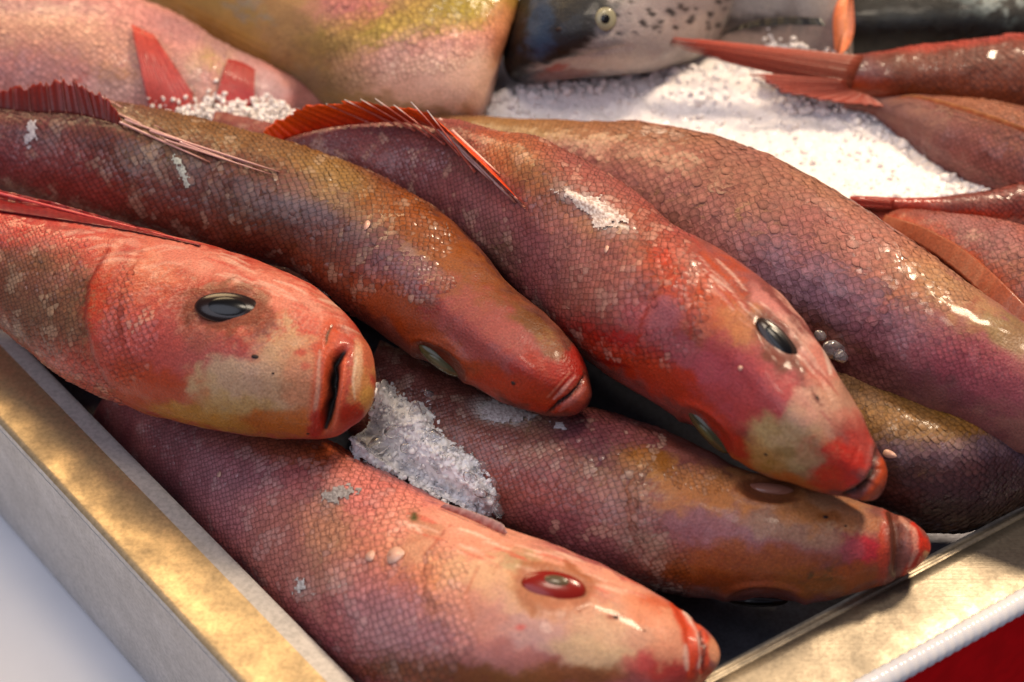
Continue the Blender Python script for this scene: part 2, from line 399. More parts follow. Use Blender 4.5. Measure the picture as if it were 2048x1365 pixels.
# ------------------------------------------------------------------ scales: every one a lapped plate of its own
def add_scales(fish, size_px, mask, singles=300, light=1.38, dark=0.55, var=0.035, proud=0.66, pale=None):
    """mask(px) -> how much of a scale grows there (0..1); size in photo pixels"""
    nu, nv = fish.nu, fish.nv; G = fish.P.reshape(nu, nv, 3); NN = fish.N.reshape(nu, nv, 3)
    ring = np.percentile(np.linalg.norm(np.diff(G, axis=0), axis=2), 75, axis=1); arc = np.concatenate([[0], np.cumsum(ring)])
    cg = fish.col.reshape(nu, nv, 3); k0 = sum(np.roll(cg, s, 1) for s in (-3, -1, 0, 1, 3)) / 5; k0 = np.pad(k0, ((3, 3), (0, 0), (0, 0)), mode='edge')
    soft = ((k0[:-6] + k0[2:-4] + k0[3:-3] + k0[4:-2] + k0[6:]) / 5).reshape(-1, 3)      # one even tone to a scale
    s0 = size_px * mpp(np.median(fish.dep)); per_all = np.linalg.norm(np.roll(G, -1, 1) - G, axis=2).sum(1)
    n = int(np.percentile(per_all[nu // 5: -nu // 5], 80) / (s0 * 0.86)); a, r = s0, 0      # as many scales round the tail as round the belly
    Pc, Nc, Tc, Cc, Sz, Px = [], [], [], [], [], []
    while a < arc[-1] - s0:
        i = int(np.clip(np.searchsorted(arc, a), 1, nu - 2)); g = G[i]
        seg = np.linalg.norm(np.roll(g, -1, 0) - g, axis=1); per = np.concatenate([[0], np.cumsum(seg)]); s1 = np.clip(per[-1] / n / 0.86, s0 * 0.45, s0 * 1.15)
        tt = ((np.arange(n) + 0.5 * (r % 2) + RNG.normal(0, 0.05, n)) / n * per[-1]) % per[-1]
        j = np.searchsorted(per, tt) - 1; j = np.clip(j, 0, nv - 1); fr = ((tt - per[j]) / np.maximum(seg[j], 1e-9))[:, None]
        j2 = (j + 1) % nv; p = g[j] * (1 - fr) + g[j2] * fr; idx = i * nv + j
        t = G[i - 1][j] - G[i + 1][j]
        Pc.append(p + RNG.normal(0, s1 * 0.03, p.shape)); Nc.append(NN[i][j]); Tc.append(t); Cc.append(soft[idx]); Px.append(fish.px[idx]); Sz.append(np.where(fish.face[idx] > -0.12, s1, 0.0))
        a += s1 * 0.50; r += 1
    P = np.vstack(Pc); N = np.vstack(Nc); T = np.vstack(Tc); C = np.vstack(Cc); X = np.vstack(Px); Sz = np.concatenate(Sz)
    m = mask(X, P) * (Sz > 0) * (X[:, 0] > -220) * (X[:, 0] < W0 + 220) * (X[:, 1] > -160) * (X[:, 1] < H0 + 160); q = np.nonzero(m > 0.25)[0]; P, N, T, C, X, m, Sz = P[q], N[q], T[q], C[q], X[q], m[q], Sz[q]
    T -= (T * N).sum(1)[:, None] * N; T /= np.linalg.norm(T, axis=1)[:, None]; B = np.cross(N, T)
    n = len(P); sz = Sz * (0.6 + 0.4 * m) * (1 + RNG.normal(0, 0.07, n))
    tone = 1 + RNG.normal(0, var, n) + 0.14 * fbm(P * 90 + fish.off, 2)
    C = C * np.clip(tone, 0.5, 1.7)[:, None]
    if pale is not None:
        k = sstep(0.25, 0.6, fbm(P * 70 + fish.off + 5, 3) + RNG.normal(0, 0.05, n))[:, None] * pale[1]; C = C + (lin(pale[0]) - C) * k
    tilt = proud * (1 + RNG.normal(0, 0.25, n)) / 1000; roll_ = RNG.normal(0, 0.06, n)
    N0 = N; B = B + N * roll_[:, None]; N = N - np.cross(T, N) * roll_[:, None] * np.sign((np.cross(T, N) * B).sum(1))[:, None]; N /= np.linalg.norm(N, axis=1)[:, None]
    # outline: root, shoulders, rounded free edge towards the tail
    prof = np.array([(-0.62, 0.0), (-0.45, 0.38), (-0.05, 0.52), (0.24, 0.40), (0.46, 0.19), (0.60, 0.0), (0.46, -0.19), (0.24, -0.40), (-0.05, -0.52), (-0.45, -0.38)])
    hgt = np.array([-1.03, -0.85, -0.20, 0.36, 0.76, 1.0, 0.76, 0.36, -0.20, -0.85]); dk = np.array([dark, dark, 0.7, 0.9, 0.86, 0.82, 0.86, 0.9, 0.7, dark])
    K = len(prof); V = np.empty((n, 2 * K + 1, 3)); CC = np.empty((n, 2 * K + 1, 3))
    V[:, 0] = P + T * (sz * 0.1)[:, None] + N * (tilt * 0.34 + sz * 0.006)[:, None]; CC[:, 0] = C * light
    wob = 1 + RNG.normal(0, 0.05, (n, K)); edge = np.clip(C * dark * 0.65 * np.array([1.08, .9, .85]), 0, 1)  # rim colour holds both dark pigment and the shade of the gaps
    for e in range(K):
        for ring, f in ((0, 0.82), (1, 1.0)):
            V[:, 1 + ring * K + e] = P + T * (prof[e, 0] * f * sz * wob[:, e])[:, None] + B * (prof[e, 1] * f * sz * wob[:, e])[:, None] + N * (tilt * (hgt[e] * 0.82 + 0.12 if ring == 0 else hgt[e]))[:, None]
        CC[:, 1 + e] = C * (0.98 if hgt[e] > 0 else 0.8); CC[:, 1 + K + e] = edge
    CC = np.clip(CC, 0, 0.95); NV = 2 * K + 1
    f1 = [[0, 1 + (e + 1) % K, 1 + e] for e in range(K)]
    for e in range(K):
        e2 = (e + 1) % K; f1 += [[1 + e, 1 + e2, 1 + K + e2], [1 + e, 1 + K + e2, 1 + K + e]]
    f1 = np.array(f1)
    a, b, c = V[0, f1[2, 0]], V[0, f1[2, 1]], V[0, f1[2, 2]]
    if np.cross(b - a, c - a) @ N[0] < 0: f1 = f1[:, ::-1]
    view = CAM - P; dd = np.linalg.norm(view, axis=1); area = (N * view).sum(1) / dd * (sz / dd) ** 2
    inside = (X[:, 0] > 0) & (X[:, 0] < W0) & (X[:, 1] > 0) & (X[:, 1] < H0) & fish.shown(P)
    order = np.argsort(-np.where(inside, area, -1)); one = order[:min(singles, int(inside.sum()))]; rest = np.setdiff1d(np.arange(n), one)
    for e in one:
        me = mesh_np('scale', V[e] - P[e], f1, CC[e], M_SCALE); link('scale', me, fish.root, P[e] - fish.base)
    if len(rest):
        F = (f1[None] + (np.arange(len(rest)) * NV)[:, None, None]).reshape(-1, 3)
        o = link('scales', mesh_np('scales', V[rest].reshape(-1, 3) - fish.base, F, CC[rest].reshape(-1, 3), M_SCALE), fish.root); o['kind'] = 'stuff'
# ================================================================== the tray, counter and cloth
def metal_material(name, base=(0.62, 0.58, 0.52), rough=(0.2, 0.5), stain=0.5, metal=0.85):
    m, nt, b = mat_new(name); L = nt.links.new
    tc = nd(nt, 'ShaderNodeTexCoord')
    n1 = nd(nt, 'ShaderNodeTexNoise', i_Scale=40.0, i_Detail=8.0, i_Roughness=0.68); L(tc.outputs['Object'], n1.inputs['Vector'])
    mp = nd(nt, 'ShaderNodeMapping'); mp.inputs['Scale'].default_value = (14, 900, 900); L(tc.outputs['Object'], mp.inputs['Vector'])
    n2 = nd(nt, 'ShaderNodeTexNoise', i_Scale=1.0, i_Detail=3.0); L(mp.outputs[0], n2.inputs['Vector'])
    n3 = nd(nt, 'ShaderNodeTexNoise', i_Scale=420.0, i_Detail=4.0); L(tc.outputs['Object'], n3.inputs['Vector'])
    k = 1 - stain
    c = ramp(nt, n1.outputs[0], [(0.38, tuple(x * k for x in base)), (0.52, tuple(x * (k + 1) / 2 for x in base)), (0.64, base)])
    c3 = ramp(nt, n3.outputs[0], [(0.3, (0.8,) * 3), (0.6, (1.05,) * 3)])
    mx = nd(nt, 'ShaderNodeMix', data_type='RGBA', blend_type='MULTIPLY'); mx.inputs[0].default_value = 1; L(c, mx.inputs[6]); L(c3, mx.inputs[7])
    L(mx.outputs[2], b.inputs['Base Color']); b.inputs['Metallic'].default_value = metal
    r = ramp(nt, n1.outputs[0], [(0.35, (rough[1],) * 3), (0.65, (rough[0],) * 3)])
    L(r, b.inputs['Roughness'])
    bp = nd(nt, 'ShaderNodeBump'); bp.inputs['Strength'].default_value = 0.12; bp.inputs['Distance'].default_value = 0.0006
    ad = nd(nt, 'ShaderNodeMath', operation='ADD'); L(n2.outputs[0], ad.inputs[0]); L(n3.outputs[0], ad.inputs[1])
    L(ad.outputs[0], bp.inputs['Height']); L(bp.outputs[0], b.inputs['Normal'])
    return m
M_METAL = metal_material('worn_lamplit_steel', base=(0.66, 0.50, 0.29), rough=(0.40, 0.58), stain=0.34, metal=0.92)  # grey steel, the warm lamp reflection painted in as a gold base
M_METAL3 = metal_material('front_lamplit_steel', base=(0.37, 0.31, 0.23), rough=(0.38, 0.56), stain=0.3, metal=0.9)  # weaker lamp warmth painted into this base colour too
M_METAL2 = metal_material('dull_steel', base=(0.54, 0.51, 0.48), rough=(0.36, 0.5), stain=0.16, metal=0.4)
M_FLOOR = metal_material('wet_steel', base=(0.17, 0.17, 0.20), rough=(0.35, 0.5), stain=0.4, metal=0.6)
def plain(name, rgb, rough=0.5, var=0.06, scale=30, coat=0.0, spec=0.5):
    m, nt, b = mat_new(name); L = nt.links.new; tc = nd(nt, 'ShaderNodeTexCoord')
    n = nd(nt, 'ShaderNodeTexNoise', i_Scale=scale, i_Detail=5.0); L(tc.outputs['Object'], n.inputs['Vector'])
    c = ramp(nt, n.outputs[0], [(0.35, tuple(x * (1 - var) for x in rgb)), (0.65, tuple(min(1, x * (1 + var)) for x in rgb))])
    L(c, b.inputs['Base Color']); b.inputs['Roughness'].default_value = rough; b.inputs['Coat Weight'].default_value = coat; b.inputs['Specular IOR Level'].default_value = spec
    return m
M_WHITE = plain('white_board', (0.72, 0.72, 0.74), 0.5, 0.03, 14)
M_RED = plain('red_cloth', (0.75, 0.004, 0.006), 0.9, 0.1, 60, 0.0, 0.05)
M_TRIM = plain('white_plastic', (0.72, 0.70, 0.70), 0.2, 0.03, 40, 0.5)

RIM = 0.030
def strip(profile, A, d, out, n=40):
    """sweep a profile (offset outward, height) along direction d from A; returns verts, quads"""
    V = []
    for s in np.linspace(0, 1, n):
        for o, z in profile: V.append(A + d * s + out * o + np.array([0, 0, z - A[2]]))
    m = len(profile); F = [[i * m + j, (i + 1) * m + j, (i + 1) * m + j + 1, i * m + j + 1] for i in range(n - 1) for j in range(m - 1)]
    return np.array(V), np.array(F)
def orient_up(V, F, ref):
    a = V[F[:, 1]] - V[F[:, 0]]; b = V[F[:, 2]] - V[F[:, 0]]; n = np.cross(a, b); c = V[F].mean(1)
    f = (n * (ref - c)).sum(1) < 0; F = F.copy(); F[f] = F[f][:, ::-1]; return F
def rimwall(p0, p1, px_bevel, px_out, px_low, ext0=0.3, ext1=0.25):
    """measured lines of one rim: inner edge p0-p1, bevel, outer edge, lower edge of the outer face (one photo point each)"""
    A = at_z(*p0, RIM); B = at_z(*p1, RIM); d = B - A; L = np.linalg.norm(d[:2]); d = d / L; d[2] = 0
    out = np.array([-d[1], d[0], 0.0])
    q = at_z(*px_out, RIM) - A
    if q @ out < 0: out = -out
    wo = float(q @ out); wb = float((at_z(*px_bevel, RIM) - A) @ out)
    r = ray(*px_low); t = ((A + out * wo - CAM) @ out) / (r @ out); zl = float((CAM + r * t)[2])
    return A - d * ext0, d * (L + ext0 + ext1), out, wo, wb, zl
def cross2(A, d, B, e):
    M = np.array([[d[0], -e[0]], [d[1], -e[1]]]); s, t = np.linalg.solve(M, (B - A)[:2]); return A + d * s
tray_root = tag(empty('fish_tray', at_z(400, 1365, -0.06)), 'shallow stainless steel display tray with a broad worn rim holding the pile of fish', 'tray')
TB = np.array(tray_root.location)
def put(name, V, F, mat, parent, base, smooth=True):
    V = np.asarray(V); F = np.asarray(F); F = orient_up(V, F, CAM)
    o = link(name, mesh_np(name, V - base, F, None, mat, smooth), parent); return o
A, d, out, wo, wb, zl = rimwall((0, 640), (715, 1365), (0, 690), (485, 1365), (290, 1365))
A2, d2, out2, wo2, wb2, zl2 = rimwall((1400, 1348), (2048, 1007), (1700, 1207), (1712, 1365), (1819, 1365), 0.35, 0.2)
KC = cross2(A, d, A2, d2); KC[2] = RIM; u = d / np.linalg.norm(d); u2 = d2 / np.linalg.norm(d2)
A = KC - u * 1.1; d = u * (1.1 + wo2); A2 = KC.copy(); d2 = u2 * 1.1      # both rims meet at the tray's near corner
LEFT = (A, d, out, wo, zl)
prof_b = [(0.0005, RIM - 0.0016)] + [(wb * f, RIM - 0.0011 + 0.0011 * f) for f in (0.15, 0.3, 0.7, 1.0)]
V, F = strip(prof_b, A, d, out); put('bevel', V, F, M_METAL2, tray_root, TB)
prof_in = [(0.012, -0.06), (0.002, RIM - 0.012), (0.0, RIM - 0.004), (0.0005, RIM - 0.0016)]
V, F = strip(prof_in, A, d, out); put('inner_wall', V, F, M_METAL2, tray_root, TB)
prof_fl = [(wb, RIM)] + [(wb + (wo - wb) * f, RIM + 0.00015 * math.sin(f * 3.1)) for f in (0.03, 0.25, 0.5, 0.75, 0.93)] + [(wo, RIM - 0.0006), (wo + 0.0012, RIM - 0.002)]
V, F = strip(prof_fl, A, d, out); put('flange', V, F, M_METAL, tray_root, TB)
h = 0.0075
prof_hem = [(wo + 0.0012, RIM - 0.002), (wo + 0.0018, RIM - 0.004), (wo + 0.0016, RIM - h), (wo + 0.0004, RIM - h - 0.001), (wo - 0.0012, RIM - h - 0.0015)]
V, F = strip(prof_hem, A, d, out); put('hem', V, F, M_METAL2, tray_root, TB)
zz = RIM - h - 0.0015
prof_w = [(wo - 0.0012, zz)] + [(wo - 0.001 + 0.0008 * math.sin(f * 9), zz + (zl - zz) * f) for f in np.linspace(0.08, 1, 14)]
V, F = strip(prof_w, A, d, out); put('outer_wall', V, F, M_METAL2, tray_root, TB)
# front rim
prof = [(0.010, -0.06), (0.001, RIM - 0.010), (0.0, RIM - 0.003), (0.001, RIM)] + [(wo2 * f, RIM + 0.0008 * math.sin(f * 5)) for f in (0.1, 0.14)] + [(wo2 * 0.16, RIM - 0.0006), (wo2 * 0.18, RIM + 0.0006)] + [(wo2 * f, RIM + 0.0006) for f in (0.3, 0.5, 0.7, 0.9)] + [(wo2 * 0.985, RIM)]
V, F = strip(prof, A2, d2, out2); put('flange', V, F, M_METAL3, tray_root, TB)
# tray floor
c4 = [KC, KC + u2 * 1.1, KC + u2 * 1.1 - u * 1.1, KC - u * 1.1]; c4 = [np.array([q[0], q[1], -0.02]) for q in c4]
put('tray_floor', c4, [[0, 1, 2, 3]], M_FLOOR, tray_root, TB)
# beaded white trim on the front lip
ptA = A2 + out2 * (wo2 + 0.004) + np.array([0, 0, -0.003]); n = 900; Lt = np.linalg.norm(d2); dd = d2 / Lt
V, F = [], []
for s in range(n + 1):
    q = s / n; rr = 0.0058 * (1 + 0.10 * abs(math.sin(q * Lt / 0.0062 * math.pi)))
    for g in range(12):
        b = g * math.pi / 6; V.append(ptA + d2 * q + out2 * math.cos(b) * rr + np.array([0, 0, math.sin(b) * rr]))
F = [[s * 12 + g, s * 12 + (g + 1) % 12, s * 12 + 12 + (g + 1) % 12, s * 12 + 12 + g] for s in range(n) for g in range(12)]
V = np.array(V); b0 = V.mean(0); F = np.array(F)
me = mesh_np('edge_trim', V - b0, F[:, ::-1], None, M_TRIM); o = link('edge_trim', me, None, b0)
tag(o, 'white beaded plastic trim running along the front lip of the tray above red cloth', 'trim')
# red cloth hanging below the trim
V, F = [], []; nn = 60
for s in range(nn + 1):
    for r in range(12):
        f = r / 11; V.append(ptA + d2 * (s / nn) + out2 * (0.002 + 0.004 * f + 0.002 * f * math.sin(s * 0.7)) + np.array([0, 0, -0.004 - 0.30 * f]))
F = [[s * 12 + r, s * 12 + 12 + r, s * 12 + 13 + r, s * 12 + r + 1] for s in range(nn) for r in range(11)]
V = np.array(V); b0 = V.mean(0); F = orient_up(V, np.array(F), CAM)
tag(link('red_cloth', mesh_np('red_cloth', V - b0, F, None, M_RED), None, b0), 'plain red cloth hanging below the white beaded trim', 'cloth')
# white counter board under the tray's left side
Zc = LEFT[4] - 0.002; P0 = LEFT[0] + LEFT[2] * (LEFT[3] - 0.03); P0[2] = Zc
V = [P0, P0 + LEFT[1], P0 + LEFT[1] + LEFT[2] * 0.7, P0 + LEFT[2] * 0.7]
V = np.array(V); V = np.vstack([V, V - [0, 0, 0.02]])
F = np.array([[0, 1, 2, 3], [4, 7, 6, 5], [0, 4, 5, 1], [1, 5, 6, 2], [2, 6, 7, 3], [3, 7, 4, 0]])
cm = V.mean(0); a = np.cross(V[F[:, 1]] - V[F[:, 0]], V[F[:, 2]] - V[F[:, 0]]); fl = (a * (V[F].mean(1) - cm)).sum(1) < 0; F[fl] = F[fl][:, ::-1]
tag(link('counter', mesh_np('counter', V - V[0], F, None, M_WHITE, False), None, V[0]), kind='structure')
# ================================================================== the fish
SNAP = 'red fish heaped in the tray'
# ---- A: big red head at the left, dark eye, mouth open
fa = Fish([(-260,320,-330,470),(-60,385,-130,560),(130,425,25,670),(300,465,152,765),(450,505,300,828),(564,543,440,860),(640,585,560,873),(690,632,625,876),(728,680,670,872),(745,722,706,852),(750,765,733,828)],
          z=[.085,.09,.098,.10,.10], k=1.1, roll=[-15,-20], base='c45a4a', base2='b44638', own=0.82, seed=1, nu=290, nv=220)
fa.paint((60,570,150,150,25,'6e4632',.9,.4,26,1.5),(80,600,130,95,30,'6a4430',.8),(110,600,90,70,40,'54351f',.8,.4,18),(60,540,110,40,20,'9a6048',.6,.4,14),(40,440,190,50,14,'d05448',.9),(10,410,120,26,12,'b02c30',.9),
  (260,480,200,24,16,'dc9080',.8,.5,12,6),(180,520,120,20,-30,'d88a78',.6,.5,10,5),(400,520,130,28,20,'d8806e',.9,.4),(480,545,150,26,20,'e09a86',.6,.5,9,7),
  (200,600,26,105,8,'c0401c',.85),(262,590,22,90,10,'c65230',.75),(235,640,18,60,10,'dca088',.6,.5,10),(300,560,50,60,0,'cf6a50',.8),
  (330,690,130,75,15,'c2584e',.9),(380,650,60,50,0,'b85a52',.7),(420,720,70,50,20,'b86058',.7),(600,600,100,40,32,'e08a74',.85),(640,620,80,26,35,'e4a08c',.6,.5,9,6),
  (480,785,115,62,10,'d0ac80',.95,.3),(560,760,70,60,10,'d2a684',.9,.35),(570,690,60,50,20,'d6a87e',.9,.4),(610,760,45,90,0,'d8906c',.85),
  (470,750,60,35,15,'cfa890',.6),(330,800,120,45,18,'bc4620',.9),(300,770,80,40,25,'b84a2a',.7),(460,838,160,24,8,'c88a3c',.95),(480,815,90,22,8,'c49a60',.8),(570,845,90,26,4,'c86a2c',.9),(420,820,70,20,8,'b8803c',.7,.4,14),
  (600,650,40,24,20,'cc4838',.8,.4,12),(545,665,26,18,0,'c84434',.75,.4,10),(640,700,20,14,0,'cc4434',.7,.4),(600,705,14,9,0,'cc5040',.8),(520,640,30,16,0,'c64c3c',.7,.4,10),(610,730,10,8,0,'cc5a48',.7),
  (395,640,45,55,0,'9c5a44',.55),(455,620,92,62,5,'b4604c',.5),(560,800,120,60,10,'9a6a4a',.35,.4,8),(300,650,90,120,0,'8e3a34',.4,.5,7),
  (400,600,200,60,18,'e8b4a0',.35,.5,7,5),(120,590,120,90,40,'a08060',.5,.5,9))
for k in range(34):
    t = RNG.random(); x = 420 + 280 * t + RNG.normal(0, 18); y = 520 + 120 * t + RNG.normal(0, 22); L = 30 + 45 * RNG.random()
    fa.stroke([(x, y), (x + L * .5, y + L * .16), (x + L, y + L * .42)], 1.6 + 1.6 * RNG.random(), ['e8bca8', 'c44438', 'f0c8b4', 'b8705c'][k % 4], .55)
for k in range(26):
    x = RNG.uniform(0, 380); y = 420 + 0.2 * x + RNG.uniform(0, 60); L = 40 + 70 * RNG.random()
    fa.stroke([(x - L, y + L * .10), (x - L * .4, y - L * .05), (x, y)], 2 + 2 * RNG.random(), ['e0a694', 'b83c38', 'e8b4a0', '9c4038'][k % 4], .5)
fa.stroke([(662,655),(652,700),(645,760),(640,820),(632,868)], 19, 'd05a3c', .9, False).stroke([(688,700),(684,760),(676,820),(668,862)], 9, 'dc6a4e', .95)
fa.stroke([(640,700),(635,780),(624,865)], 4, 'e0b098', .7).paint((725,760,26,75,0,'d89664',.95),(735,710,24,30,0,'d8785c',.9),(705,835,34,26,20,'b83416',.95),(632,850,14,30,0,'b82c14',.9),(735,800,14,30,0,'c89a58',.8),(715,730,10,50,0,'e8c09c',.7))
fa.stroke([(712,715),(706,760),(710,800)], 3, 'efd0b0', .8).stroke([(664,652),(655,668),(652,690)], 3, '5a3a22', .9)
fa.stroke([(690,700),(672,722),(664,760),(657,810),(650,862)], 11.5, '160605', 1.0)
fa.carve([(690,700),(672,722),(664,760),(657,810),(650,862)], 16, -12).carve([(662,655),(690,660),(722,690)], 6, -1.6).carve([(660,650),(650,690),(640,760),(630,860)], 5, -1.2).carve([(648,690),(646,760),(638,840)], 9, 1.6).carve([(690,705),(682,770),(672,850)], 8, 1.8)
fa.step([(215,500),(178,570),(172,640),(190,720),(230,790)], 26, 1.6).step([(275,520),(245,590),(240,660),(258,730)], 22, 0.8)
fa.dent(458,620,76,46,8,1.2,.3).carve([(390,590),(470,560),(560,600)], 18, .7)
fa.stroke([(215, 500), (178, 570), (172, 640), (190, 720), (230, 790)],5,'8e2c18',.75)
fa.stroke([(275, 520), (245, 590), (240, 660), (258, 730)],4,'a83a20',.75)
fa.paint((458,620,88,50,7,'7a3c26',.8,.2))
fa.carve([(215,500),(178,570),(172,640),(190,720),(230,790)],7,-1.6)
fa.build('red_snapper', 'red headed fish at the left rim with a big black eye and gaping mouth', group=SNAP)
fa.eye(458,620,70,36,7,'1c0d07','050303',.72,bulge=.30,sink=.02,edge='5a2c18').nostril(511,716,11,6,10).nostril(548,747,4,3,0).nostril(617,868,5,3,-30)
fa.fin([(-20,420),(120,440),(260,462),(400,492)],[(-20,376),(110,406),(250,446),(402,490)],'7c2222','9c3230','pelvic_fin',lift=.003,spines=0,ripple=.0002,hug=True)
rod(fa.body.parent.children[-1], 'fin_spine', fa.surf(-10,385,.008), fa.surf(402,490,.003), .0011, fa.base, ('c84a48','c04040'))

# ---- B: brown backed fish above it, folded dorsal fin
fb = Fish([(-160,140,-240,300),(20,200,-40,370),(150,190,60,400),(290,215,190,440),(450,252,320,470),(620,300,450,505),(756,350,575,535),(870,420,650,584),(958,496,735,650),(1020,565,825,708),(1086,625,915,760),(1135,680,1000,802),(1164,722,1075,824),(1178,755,1125,832),(1183,788,1158,826)],
          z=[.09,.10,.105,.105,.098], k=1.12, roll=[25,15,0,-6], base='7d4638', base2='633226', own=0.70, seed=2, ridge=.05)
fb.paint((60,260,120,100,20,'74403a',.9),(60,300,50,70,20,'8c8690',.75,.5,16),(90,330,30,60,10,'a89c98',.5,.5,12),(10,320,60,60,0,'8a3a44',.7),(150,360,120,60,20,'94403c',.8),(60,230,90,30,10,'7a3c3c',.7),
  (200,250,110,40,20,'6e3c38',.8),(330,230,160,26,14,'7a4e34',.85),(520,285,200,32,14,'8a6038',.85),(310,310,60,70,20,'8c7048',.7,.4,16),(350,350,36,60,20,'aaa088',.7,.4,14),(430,380,70,60,20,'70443a',.8),(330,390,60,50,20,'7c4038',.8),
  (500,420,90,60,15,'5c3a20',.85,.4,22),(590,450,70,50,20,'63401f',.8,.4,18),(560,400,70,36,10,'94808a',.75,.4,16),(650,430,90,60,20,'8c7880',.7,.4,18),(740,480,70,50,25,'92808a',.75,.4,16),
  (690,380,90,44,25,'b08a52',.8,.4,12),(660,350,90,30,20,'a07a48',.8),(740,390,44,30,10,'6e4a1c',.85,.4,12),(800,430,90,46,30,'93501e',.85),(870,480,90,44,35,'964e1c',.9),(860,460,60,30,30,'8c4620',.6,.4,14),  # tan patches near the ridge: gold lamp sheen painted into the colour
  (780,540,80,50,20,'8a5a64',.8),(700,560,110,34,20,'8c3e1c',.9,.4,26),(780,600,100,36,25,'9c4a2a',.85),(850,560,60,30,20,'96666a',.7),(640,540,70,30,20,'7e4a34',.8,.4,16),
  (870,600,36,42,20,'8a2018',.95,.4,10),(900,590,30,20,10,'7a1c1c',.8,.4,8),(930,560,80,50,40,'a05a2c',.7),(980,590,90,40,40,'92522e',.7),
  (960,660,110,64,35,'a4504c',.95,.5),(1010,720,90,56,35,'a6524e',.9),(1050,700,60,46,40,'ac5a56',.7),(860,680,90,26,30,'9c4420',.9),(900,720,80,22,30,'8c3a1a',.8),(960,750,80,24,25,'b04a20',.8),
  (1080,760,70,40,40,'b03424',.95),(1030,780,80,28,20,'b8401f',.9),(1110,800,60,24,10,'b63c22',.9),(1140,730,36,40,50,'b02a20',.9),(1100,690,40,22,45,'8a5430',.8),(1090,675,20,16,30,'b08a5a',.6,.4,8),(1060,640,50,18,40,'7a4a22',.8),
  (1020,500,60,20,45,'5a2c1c',.6),(1160,790,22,30,20,'c05a48',.9),(1060,770,60,30,20,'a03a22',.5,.4,9))
fb.stroke([(1150,752),(1128,778),(1108,800)],3,'d89a90',.8).stroke([(1140,745),(1118,770),(1096,795)],2.5,'d0806a',.7).stroke([(1168,752),(1157,776),(1138,796),(1118,808),(1098,826)],4,'1c0806',1.0).stroke([(1172,775),(1150,800),(1118,822)],5,'cc7a70',.8)
fb.carve([(1170,750),(1158,776),(1138,796),(1118,808),(1096,827)],5,-3.5).carve([(1148,748),(1126,776),(1100,804)],5,-.7).carve([(1160,770),(1135,795),(1105,812)],6,-.2)
fb.step([(800,440),(745,500),(705,560),(700,620)],26,1.0).dent(880,722,58,24,32,2,1.2).carve([(840,670),(900,690),(945,735)],12,1.2).carve([(880,560),(900,590),(905,620)],14,-.8)
fb.stroke([(800, 440), (745, 500), (705, 560), (700, 620)],4,'5a2418',.75)
fb.paint((880,722,62,28,36,'5c2614',.8,.2))
fb.carve([(800,440),(745,500),(705,560),(700,620)],7,-1.6)
fb.build('red_snapper', 'brown scaled fish second from the left with its dorsal fin folded down its back', group=SNAP)
fb.eye(880,722,52,20,36,'403e24','4e4c34',.6,bulge=.35,sink=.1,edge='3a2a18').nostril(1025,767,7,5,20)
f = fb.fin([(-20,215),(60,225),(140,228),(200,240),(245,252)],[(-20,186),(30,178),(80,168),(130,162),(165,172),(215,200),(250,250)][:7],'7a3c38','a83424',rag=.3,spines=9,spine_px=2.6,over=1.06,lift=.002,spine_c=('6a3028','a8604c'))
for a, b, r in (((205,195),(330,262),2.6),((228,225),(440,318),3.2),((250,240),(500,330),2.8),((300,262),(560,345),3.2),((240,245),(420,325),3.4),((330,280),(545,350),2.4),((360,285),(470,325),2.8),((215,215),(350,290),2.2)):
    rod(f,'fin_spine',fb.surf(*a,.006),fb.surf(*b,.0025),r*mpp(fb.dep[fb.near(*b)]),fb.base,('c09088','8a5a50'),r1=.5)

